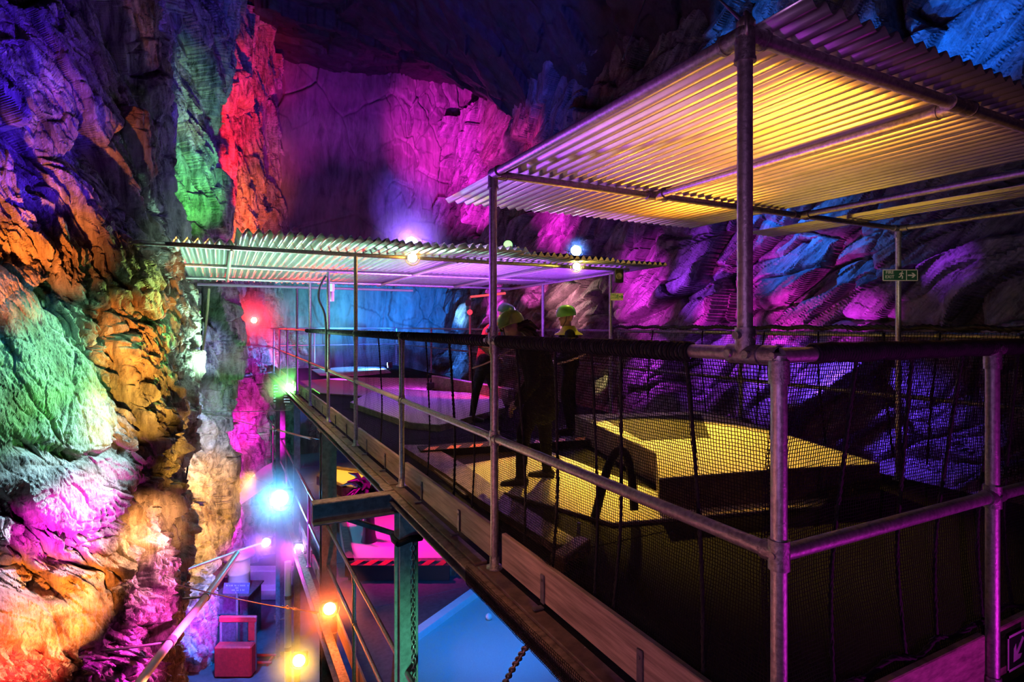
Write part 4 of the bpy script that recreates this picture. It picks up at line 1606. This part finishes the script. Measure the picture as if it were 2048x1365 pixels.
M_SKIN = simple('skin', (.5, .3, .22), .5, 0, noise=.08, scale=30, bump=.03)
M_COAT = simple('dark_coat', (.014, .014, .018), .8, 0, noise=.3, scale=25, bump=.4, spec=.12)
M_TROUS = simple('dark_trousers', (.014, .014, .02), .8, 0, noise=.3, scale=25, bump=.4, spec=.12)
M_BOOT = simple('boots', (.025, .02, .018), .6, 0, noise=.2, scale=30, bump=.2)
M_REDTOP = simple('red_top', (.55, .02, .06), .75, 0, noise=.2, scale=25, bump=.3)
M_HIVIS = simple('hi_vis', (.75, .8, .02), .6, 0, noise=.1, scale=25, bump=.2)
M_HELM_G = simple('green_helmet', (.16, .55, .1), .35, 0, noise=.08, scale=10, bump=.02)
M_HELM_Y = simple('lime_helmet', (.22, .42, .05), .35, 0, noise=.08, scale=10, bump=.02)
M_HELM_D = simple('dark_green_helmet', (.03, .12, .04), .35, 0, noise=.08, scale=10, bump=.02)
M_HAIR = simple('dark_hair', (.02, .014, .01), .5, 0, noise=.3, scale=60, bump=.3)

# upright, facing left, hi-vis yoke
bC = [((0, 0, .97), .135, (-.01, 0, 1.12), .13, 1), ((-.01, 0, 1.12), .13, (-.02, 0, 1.3), .145, 1), ((-.02, -.09, 1.34), .1, (-.02, .09, 1.34), .1, 1),
      ((-.02, 0, 1.36), .09, (-.03, 0, 1.47), .055, 0), ((-.03, 0, 1.47), .052, (-.04, 0, 1.56), .055, 0)]
for s in (-1, 1):
    dx = .05 * s
    bC += [((0, s * .09, .95), .105, (-.03 + dx, s * .1, .5), .068, 2), ((-.03 + dx, s * .1, .5), .066, (.04 + dx, s * .11, .1), .045, 2),
           ((.05 + dx, s * .11, .06), .05, (-.14 + dx, s * .12, .035), .038, 3),
           ((-.02, s * .18, 1.37), .075, (.04, s * .24, 1.1), .055, 1), ((.04, s * .24, 1.1), .053, (-.16, s * .17, .99), .04, 1)]
    bC += hand((-.18, s * .165, .985), (-1, -s * .3, -.1), s)
person('person upright in green helmet and dark coat with yellow yoke', G(1140, 866, 0.0), bC, (-.05, 0, 1.615), M_HELM_G,
       [M_SKIN, M_COAT, M_TROUS, M_BOOT], (-1, -.15, -.12), collar=(-.02, 0, 1.44))
# bending, nearest, long coat
bB = [((.06, 0, .95), .14, (.05, 0, 1.1), .15, 1), ((.05, 0, 1.1), .15, (-.01, -.0, 1.24), .155, 1), ((-.03, -.1, 1.25), .11, (.0, .1, 1.25), .11, 1),
      ((-.04, 0, 1.27), .09, (-.12, 0, 1.36), .058, 0), ((-.12, 0, 1.36), .055, (-.17, 0, 1.42), .055, 0),
      ((.07, 0, .95), .15, (.08, 0, .72), .17, 1)]
for s, kx, ax in ((-1, -.09, -.12), (1, .12, .14)):
    bB += [((.06, s * .09, .9), .11, (kx, s * .11, .5), .07, 2), ((kx, s * .11, .5), .068, (ax, s * .13, .1), .046, 2),
           ((ax + .03, s * .13, .06), .05, (ax - .15, s * .16, .035), .038, 3),
           ((-.01, s * .19, 1.25), .08, (.0, s * .25, .97), .056, 1), ((.0, s * .25, .97), .054, (-.14, s * .14, .78), .04, 1)]
    bB += hand((-.15, s * .13, .77), (-.6, -s * .3, -.7), s)
person('person nearest the camera, bending in lime helmet and long dark coat', G(1066, 968, 0.0), bB, (-.2, .0, 1.47), M_HELM_Y,
       [M_SKIN, M_COAT, M_TROUS, M_BOOT], (-.75, .6, -.35), hair=(.02, -.06, 1.43))
# red top, leaning to the right
bA = [((.1, 0, .98), .13, (.14, 0, 1.15), .13, 1), ((.14, 0, 1.15), .13, (.21, 0, 1.36), .15, 1), ((.22, -.09, 1.42), .11, (.22, .09, 1.42), .11, 1),
      ((.25, 0, 1.45), .09, (.33, 0, 1.55), .06, 0), ((.33, 0, 1.55), .055, (.37, 0, 1.62), .055, 0)]
for s, kx, ax in ((-1, -.02, -.08), (1, .24, .22)):
    bA += [((.1, s * .09, .95), .11, (kx, s * .11, .5), .07, 2), ((kx, s * .11, .5), .068, (ax, s * .13, .1), .046, 2),
           ((ax - .03, s * .13, .06), .05, (ax + .15, s * .16, .035), .038, 3),
           ((.2, s * .19, 1.43), .085, (.06, s * .27, 1.2), .058, 1), ((.06, s * .27, 1.2), .055, (.26, s * .2, 1.02), .04, 0)]
    bA += hand((.28, s * .19, 1.01), (.8, -s * .3, -.4), s)
person('person in red top and dark helmet behind the canopy post', G(956, 842, 0.0), bA, (.43, 0, 1.68), M_HELM_D,
       [M_SKIN, M_REDTOP, M_TROUS, M_BOOT], (1, -.1, -.3))

# ------------------------------------------------------------------ signs
def text_mesh(body, size, M, parent, mat, name='lettering'):
    cu = bpy.data.curves.new('txt', 'FONT')
    cu.body = body
    cu.size = size
    cu.align_x = 'CENTER'
    cu.align_y = 'CENTER'
    cu.extrude = .001
    o = bpy.data.objects.new('txt', cu)
    COL.objects.link(o)
    dg = bpy.context.evaluated_depsgraph_get()
    me = bpy.data.meshes.new_from_object(o.evaluated_get(dg))
    bpy.data.objects.remove(o)
    me.transform(M)
    me.materials.clear()
    me.materials.append(mat)
    return link(name, me, parent)


def frame(c, right, up):
    r, u = Vector(right).normalized(), Vector(up).normalized()
    n = r.cross(u)
    m = Matrix((r, u, n)).transposed().to_4x4()
    m.translation = Vector(c)
    return m


def flat(m, F, pts, z=.004, mi=0):
    vs = [F @ Vector((x, y, z)) for x, y in pts] + [F @ Vector((x, y, z - .002)) for x, y in pts]
    n = len(pts)
    m.add(vs, [tuple(range(n)), tuple(reversed(range(n, 2 * n)))] + [(i, i + n, (i + 1) % n + n, (i + 1) % n) for i in range(n)], mi)


def arrow(m, F, cx, cy, s, ang=0):
    ca, sa = math.cos(ang), math.sin(ang)
    pts = [(-1, .16), (.25, .16), (-.12, .62), (.28, .62), (1, 0), (.28, -.62), (-.12, -.62), (.25, -.16), (-1, -.16)]
    flat(m, F, [(cx + s * (x * ca - y * sa), cy + s * (x * sa + y * ca)) for x, y in pts])


def running_man(m, F, cx, cy, s):
    flat(m, F, [(cx + s * (.12 + .13 * math.cos(a)), cy + s * (.78 + .13 * math.sin(a))) for a in np.linspace(0, 2 * PI, 10)[:-1]])
    for a, b, w in (((.05, .58), (-.1, .1), .13), ((-.1, .1), (.2, -.25), .1), ((.2, -.25), (.12, -.75), .09), ((-.1, .1), (-.3, -.35), .1), ((-.3, -.35), (-.68, -.4), .09),
                    ((.05, .55), (.42, .3), .08), ((.02, .55), (-.35, .42), .08), ((-.35, .42), (-.5, .1), .07)):
        d = Vector((b[0] - a[0], b[1] - a[1])).normalized()
        nn = Vector((-d.y, d.x)) * w
        flat(m, F, [(cx + s * (a[0] + nn.x), cy + s * (a[1] + nn.y)), (cx + s * (a[0] - nn.x), cy + s * (a[1] - nn.y)), (cx + s * (b[0] - nn.x), cy + s * (b[1] - nn.y)), (cx + s * (b[0] + nn.x), cy + s * (b[1] + nn.y))])


def exit_sign(label, c, w, h, plate, ink, text=True, border=True):
    F = frame(c, RGT, UP)
    t = thing('exit_sign', label, 'sign', c)
    m = MB()
    flat(m, F, [(-w / 2, -h / 2), (w / 2, -h / 2), (w / 2, h / 2), (-w / 2, h / 2)], .002)
    m.build('plate', plate, t)
    if border:
        m = MB()
        bw = h * .06
        for x0, x1, y0, y1 in ((-w / 2, w / 2, h / 2 - bw, h / 2), (-w / 2, w / 2, -h / 2, -h / 2 + bw), (-w / 2, -w / 2 + bw, -h / 2, h / 2), (w / 2 - bw, w / 2, -h / 2, h / 2), (w * .17, w * .17 + bw, -h / 2, h / 2)):
            flat(m, F, [(x0, y0), (x1, y0), (x1, y1), (x0, y1)], .0045)
        m.build('border', ink, t)
    m = MB()
    arrow(m, F, w * .335, 0, h * .36)
    m.build('arrow', ink, t)
    m = MB()
    running_man(m, F, w * .04, 0, h * .42)
    m.build('running_figure', ink, t)
    text_mesh('FIRE\nEXIT', h * .4, F @ Matrix.Translation((-w * .3, h * .05, .004)), t, ink)
    m = MB()
    m.box(F @ Vector((w * .0, 0, -.012)), (.03, .02, h * .6), Matrix((RGT, FWD, UP)).transposed())
    m.build('fixing_clip', M_STEEL2, t)
    return t


M_INK = simple('sign_ink', (.75, .72, .62), .5, 0, noise=.05, scale=10, bump=0)
exit_sign('dark FIRE EXIT sign with running figure and arrow on the right canopy post', P(1800, 551, 5.36), .33, .105, M_GREENP, M_INK)
exit_sign('small pale FIRE EXIT sign on the distant canopy post', P(1234, 594, 8.75), .19, .11, M_PLATE, simple('sign_green_ink', (.05, .3, .12), .5), border=False)
F = frame((1.47, -.004, .135), (1, 0, 0), UP)
t = thing('arrow_sign', 'small white bordered arrow sign on the near right toe board', 'sign', (1.47, 0, .13))
m = MB()
flat(m, F, [(-.09, -.075), (.09, -.075), (.09, .075), (-.09, .075)], .004)
m.build('plate', M_BLACK, t)
m = MB()
for x0, x1, y0, y1 in ((-.09, .09, .065, .075), (-.09, .09, -.075, -.065), (-.09, -.08, -.075, .075), (.08, .09, -.075, .075)):
    flat(m, F, [(x0, y0), (x1, y0), (x1, y1), (x0, y1)], .007)
m.build('border', M_PLATE, t)
m = MB()
arrow(m, F @ Matrix.Translation((0, 0, .003)), 0, 0, .06, math.radians(225))
m.build('arrow', M_PLATE, t)

# notice board at the foot of the rock: lettering too small to read
c = P(473, 1177, 13.6)
F = frame(c, RGT, UP + RGT * .12)
t = thing('notice_board', 'purple lit notice board with small pale lettering on a post below', 'sign', (c.x, c.y, -6.5))
m = MB()
flat(m, F, [(-.31, -.13), (.31, -.13), (.31, .13), (-.31, .13)], .004)
m.build('board', simple('board_plum', (.16, .1, .3), .5), t)
m = MB()
rs = random.Random(3)
for row, (x0, x1) in enumerate(((-.25, .27), (-.02, .05), (-.1, .2), (-.03, .04))):
    m = MB()
    x = x0
    while x < x1:
        wv = rs.uniform(.018, .032)
        if rs.random() > .25:
            flat(m, F, [(x, .085 - row * .055), (x + .007, .085 - row * .055), (x + .007, .05 - row * .055), (x, .05 - row * .055)], .008)
            flat(m, F, [(x, .057 - row * .055), (x + wv * .7, .057 - row * .055), (x + wv * .7, .05 - row * .055), (x, .05 - row * .055)], .008)
        x += wv
    m.build('lettering', M_INK, t)
MB().tube(c - Vector((0, 0, .13)) + FWD * .03, Vector((c.x, c.y, -6.5)) + FWD * .03, .03, 10).build('post', M_STEEL, t)
c = P(550, 788, 15.0)
for q, (px_, py_, w, h, lb) in enumerate(((552, 787, .14, .5, 'upright panel of pale stacked letters on the far column, left one'), (574, 796, .2, .3, 'upright panel of pale stacked letters on the far column, right one'))):
    c = P(px_, py_, 15.2)
    F = frame(c, RGT, UP)
    t = thing('letter_sign', lb, 'sign', c)
    m = MB()
    flat(m, F, [(-w / 2, -h / 2), (w / 2, -h / 2), (w / 2, h / 2), (-w / 2, h / 2)], .002)
    m.build('panel', M_BLACK, t)
    m = MB()
    k = 6 if q == 0 else 4
    for i in range(k):
        y = h / 2 - (i + .5) * h / k
        flat(m, F, [(-w * .4, y - h / k * .12), (w * .4, y - h / k * .12), (w * .4, y + h / k * .2), (-w * .4, y + h / k * .2)], .006)
        if i % 2 == 0:
            flat(m, F, [(-w * .4, y - h / k * .3), (-w * .2, y - h / k * .3), (-w * .2, y + h / k * .2), (-w * .4, y + h / k * .2)], .006)
    m.build('lettering', emis('letter_glow_%d' % q, (.6, .9, 1), 1.0), t)

# ------------------------------------------------------------------ wires, pipes and things below
def wire_stay(label, a, b, r=.006, tb=None, sag=.05):
    a, b = Vector(a), Vector(b)
    t = thing('wire_stay', label, 'wire', a)
    pts = [a.lerp(b, i / 16) - Vector((0, 0, sag * math.sin(PI * i / 16))) for i in range(17)]
    MB().path(pts, r, 6).build('wire', M_WIRE, t)
    if tb:
        c0, c1 = a.lerp(b, tb[0]), a.lerp(b, tb[1])
        off = Vector((0, 0, -sag * math.sin(PI * (tb[0] + tb[1]) / 2)))
        d = (c1 - c0).normalized()
        u = d.cross(UP).normalized()
        m = MB()
        for s in (-1, 1):
            m.tube(c0 + off + u * .018 * s, c1 + off + u * .018 * s, .008, 6)
        m.tube(c0 + off - d * .05, c0 + off + d * .03, .02, 8)
        m.tube(c1 + off - d * .03, c1 + off + d * .05, .02, 8)
        m.build('turnbuckle', M_WIRE, t)
        m = MB()
        for k in range(3):
            m.torus(c0 + off - d * (.09 + .07 * k), .026, .008, d, UP if k % 2 else u, 10, 5)
        m.build('shackle', M_WIRE, t)
    m = MB()
    m.sphere(a, .03, 8)
    m.torus(a, .04, .009, (b - a).normalized(), UP, 10, 5)
    m.build('eye_bolt', M_WIRE, t)
    return t


wire_stay('steel wire stay with turnbuckle crossing above the cyan floodlight', left_hit(392, 818) + Vector((.05, 0, 0)), Vector((-.05, 8.1, -.3)), tb=(.72, .92))
wire_stay('steel wire stay with turnbuckle running to the orange floodlight', left_hit(318, 1166) + Vector((.05, 0, 0)), Vector((-.08, 8.0, -2.95)), .008, tb=(.78, .93), sag=.04)
wire_stay('thin level stay with a green lit end near the green floodlight', left_hit(388, 824) + Vector((.05, 0, 0)), Vector((-.05, 12.6, -.42)), .008, sag=.02)
wire_stay('thin wire stay behind the cyan floodlight', left_hit(470, 940) + Vector((.1, 0, 0)), P(545, 972, 12.0), .008, sag=.03)
a, b = left_hit(352, 1145) + Vector((.08, 0, 0)), lp + Vector((0, .06, .0))
t = thing('stay_pole', 'pale pole bracing the violet floodlight from the yellow rock', 'pole', a)
MB().tube(a, b, .022, 10).build('pole', M_WHITE, t)
MB().lathe([(.07, 0), (.07, .015), (.035, .03), (.035, .08)], a, (b - a), 12).build('wall_plate', M_STEEL2, t)
t = thing('drain_pipe', 'vertical pale pipe between the magenta lamp and the yellow lamp below the deck', 'pipe', (-.2, 11.85, -6.5))
MB().tube((-.2, 11.85, -6.5), (-.2, 11.85, -3.55), .07, 16).build('pipe', M_PLATE, t)
for z_ in (-4.3, -5.4):
    MB().tube((-.2, 11.85, z_ - .04), (-.2, 11.85, z_ + .04), .08, 16).build('pipe_clip', M_STEEL2, t)
# white hand pipe slanting down the foot of the rock
pp = [P(262, 1390, 5.2), P(340, 1285, 6.0), P(412, 1194, 7.2), P(474, 1108, 9.0)]
t = thing('hand_pipe', 'long white pipe slanting down the foot of the left rock', 'pipe', pp[0])
MB().path(lerp_path(pp, 30), .045, 14).build('pipe', M_WHITE, t)
for k, pq in enumerate(pp[1:3]):
    d = (pp[k + 2] - pp[k]).normalized()
    m = MB()
    m.tube(pq - d * .045, pq + d * .045, .056, 14)
    m.build('joint_collar', M_STEEL2, t)
    w = pq + Vector((-.55, -.1, .1))
    MB().tube(pq, w, .014, 8).build('wall_bracket', M_STEEL, t)
# hanging cables on the rock
t = thing('hanging_cable', 'pale yellow cable hanging from the canopy down the green rock', 'cable', P(412, 575, 10.5))
cp = [P(418, 578, 10.3), P(413, 640, 10.2), P(400, 740, 9.9), P(386, 830, 9.6), P(376, 920, 9.2)]
MB().path(lerp_path(cp, 40), .022, 7).build('cable', M_HOSE, t)
cp = [P(405, 575, 10.3), P(402, 700, 10.1), P(390, 830, 9.7), P(372, 960, 9.0), P(352, 1090, 8.1), P(322, 1160, 7.6), P(328, 1260, 7.2), P(318, 1400, 6.8)]
tag(MB().path(lerp_path(cp, 60), .012, 6).build('hanging_cable', M_ROPE), 'thin dark cable drooping down the rock to the wire anchor', 'cable')
cp = [P(384, 860, 8.6), P(372, 960, 8.4), P(355, 1110, 8.2), P(345, 1250, 8.0), P(336, 1400, 7.8)]
tag(MB().path(lerp_path(cp, 40), .011, 6).build('hanging_cable', M_ROPE), 'straight dark cable hanging in front of the ochre rock', 'cable')
a = P(232, 487, 6.6); b = P(262, 488, 6.9)
# speaker on far post and small lamp boxes
c = P(1237, 553, 8.7)
t = thing('loudspeaker', 'black loudspeaker box on the distant canopy post above the pale sign', 'speaker', c)
RC = Matrix((RGT, FWD, UP)).transposed()
MB().box(c, (.13, .14, .2), RC, bevel=.01).build('cabinet', M_BLACK, t)
MB().lathe([(.0, .0), (.035, .004), (.05, .012), (.052, .0)], c - FWD * .072, -FWD, 16).build('cone', M_STEEL2, t)
c = P(662, 588, 9.0)
t = thing('junction_lamp', 'small white box lamp hanging by the canopy post', 'lamp', c)
MB().box(c + Vector((0, 0, .1)), (.09, .09, .13), RC, bevel=.01).build('box', M_WHITE, t)
MB().lathe([(.05, -.12), (.05, .02), (.03, .05)], c, UP, 14).build('shade', M_WHITE, t)
cp = [P(652, 552, 8.75), P(640, 575, 8.75), P(638, 600, 8.75), P(651, 640, 8.75), P(652, 745, 8.75)]
tag(MB().path(lerp_path(cp, 30), .018, 6).build('power_cable', M_BLACK), 'black power cable looped beside the dark canopy post', 'cable')
c = P(940, 625, 15.0)
t = thing('signal_lamp', 'small red lamp on a slim pole at the distant right rail', 'lamp', (c.x, c.y, 0))
MB().tube((c.x, c.y, 0), (c.x, c.y, 2.25), .03, 10).build('pole', M_STEEL, t)
MB().lathe([(0, .04), (.05, .035), (.07, 0), (.05, -.02)], c + Vector((0, 0, 0)) - FWD * .04, -FWD, 14).build('lens', emis('red_signal', (1, .03, .06), 3), t)
MB().box(c + Vector((-.05, 0, .25)), (.14, .1, .16), RC, bevel=.01).build('box', M_BLACK, t)
a, b = P(942, 594, 15), P(1010, 587, 14)
t = thing('light_bar', 'red lit bar under the distant canopy right end', 'lamp', a)
MB().tube(a, b, .03, 10).build('tube', emis('red_bar', (1, .1, .12), 1.2), t)
MB().tube(a, a - (b - a).normalized() * .08, .035, 10).build('end_cap', M_BLACK, t)

# wire ropes up in the cave
wire_stay('thin dark cable from the near canopy corner up to the blue rock', (0.0, .12, ZC + .03), P(1440, 0, 5.0) , .008, sag=0)
wire_stay('thin cable slanting down the dark ceiling rock', P(1246, 118, 12.0), P(1298, -20, 12.0), .012, sag=.0)

# things on the ground at the bottom left
c = G(470, 1350, -6.5)
t = thing('barrier', 'red padded barrier frame at the bottom beside the white pipe', 'barrier', (c.x, c.y, -6.5))
MB().box(c + Vector((0, 0, .35)), (.85, .25, .7), RC, bevel=.03).build('padded_panel', M_REDP, t)
for s in (-1, 1):
    MB().tube(c + RGT * .4 * s + FWD * .15, c + RGT * .4 * s + FWD * .15 + UP * 1.25, .03, 10).build('post', M_STEEL, t)
MB().box(c + UP * 1.2 + FWD * .15, (.86, .08, .14), RC, bevel=.02).build('top_bar', M_REDP, t)
MB().box(c + UP * .95 + FWD * .15 + RGT * .32, (.16, .07, .5), RC, bevel=.02).build('side_pad', M_REDP, t)
c = G(478, 1160, -6.5)
c = P(478, 1130, 14.6)
t = thing('drum', 'magenta lit drum with a wide lid beside the notice board', 'drum', c - Vector((0, 0, .6)))
MB().lathe([(.0, -.6), (.26, -.6), (.27, -.57), (.26, -.2), (.275, -.18), (.26, -.16), (.26, .2), (.27, .23)], c, UP, 22).build('body', M_WHITE, t)
MB().lathe([(.27, .21), (.38, .22), (.39, .26), (.36, .3), (.0, .33)], c, UP, 22).build('lid', M_WHITE, t)
t = thing('plinth', 'dark plinth under the drum and notice board', 'plinth', (c.x, c.y, -6.5))
hgt = c.z - .6 + 6.5
MB().box((c.x, c.y, -6.5 + hgt / 2), (.8, .8, hgt), RC, bevel=.02).build('block', M_BEAM, t)
MB().box((c.x, c.y, -6.5 + hgt - .02), (.9, .9, .04), RC, bevel=.01).build('slab', M_BEAM, t)
c = G(530, 1195, -6.5)
t = thing('ground_step', 'pale blue lit step at the far end of the cave floor', 'step', tuple(c))
MB().box(c + Vector((0, 0, .15)), (1.5, .4, .3), RC, bevel=.02).build('lower_tread', M_PLATE, t)
MB().box(c + FWD * .35 + Vector((0, 0, .35)), (1.5, .4, .7), RC, bevel=.02).build('upper_tread', M_PLATE, t)
c = G(525, 1318, -6.5)
t = thing('floor_frame', 'low red frame lying on the cave floor below the yellow lamp', 'frame', tuple(c))
MB().box(c + Vector((0, 0, .08)), (.7, .05, .05), RC, bevel=.01).build('rail', M_REDP, t)
MB().box(c + Vector((0, 0, .08)) - FWD * .3, (.7, .05, .05), RC, bevel=.01).build('rail', M_REDP, t)
MB().box(c + Vector((0, 0, .04)) - FWD * .15 + RGT * .25, (.05, .35, .08), RC, bevel=.01).build('bearer', M_REDP, t)
# pale sheet hung at the far end below the deck
nu, nv = 40, 30
U, V = np.meshgrid(np.linspace(0, 1, nu), np.linspace(0, 1, nv), indexing='ij')
A = [P(478, 985, 16.0), P(545, 925, 16.5), P(470, 1018, 15.6), P(545, 965, 16.0)]
def bil(k):
    b0 = A[2][k] * (1 - U) + A[3][k] * U
    t0 = A[0][k] * (1 - U) + A[1][k] * U
    return b0 * (1 - V) + t0 * V
fold = .08 * np.sin(U * 14 + V * 3) * (1 - V) + .05 * np.sin(U * 6)
o = grid_mesh('dust_sheet', bil(0) + FWD.x * fold, bil(1) + FWD.y * fold, bil(2) + .12 * np.sin(U * PI) * V, M_TARP)
o.modifiers.new('thickness', 'SOLIDIFY').thickness = .01
tag(o, 'pale purple lit sheet draped at the far end below the deck', 'sheet')

# ------------------------------------------------------------------ world haze
w = bpy.data.worlds.new('cave_air')
scene.world = w
w.use_nodes = True
nt = w.node_tree
bg = nt.nodes['Background']
bg.inputs['Color'].default_value = (.02, .015, .05, 1)
bg.inputs['Strength'].default_value = .05
scene.view_settings.view_transform = 'Standard'
scene.view_settings.look = 'None'
scene.view_settings.exposure = 0.0
scene.cycles.use_denoising = True
scene.cycles.light_sampling_threshold = .04
scene.cycles.adaptive_threshold = .05
scene.cycles.max_bounces = 4
scene.cycles.diffuse_bounces = 2
scene.cycles.glossy_bounces = 2
scene.cycles.volume_bounces = 0
scene.cycles.volume_step_rate = 3.0
scene.cycles.volume_max_steps = 48
scene.cycles.sample_clamp_indirect = 4.0
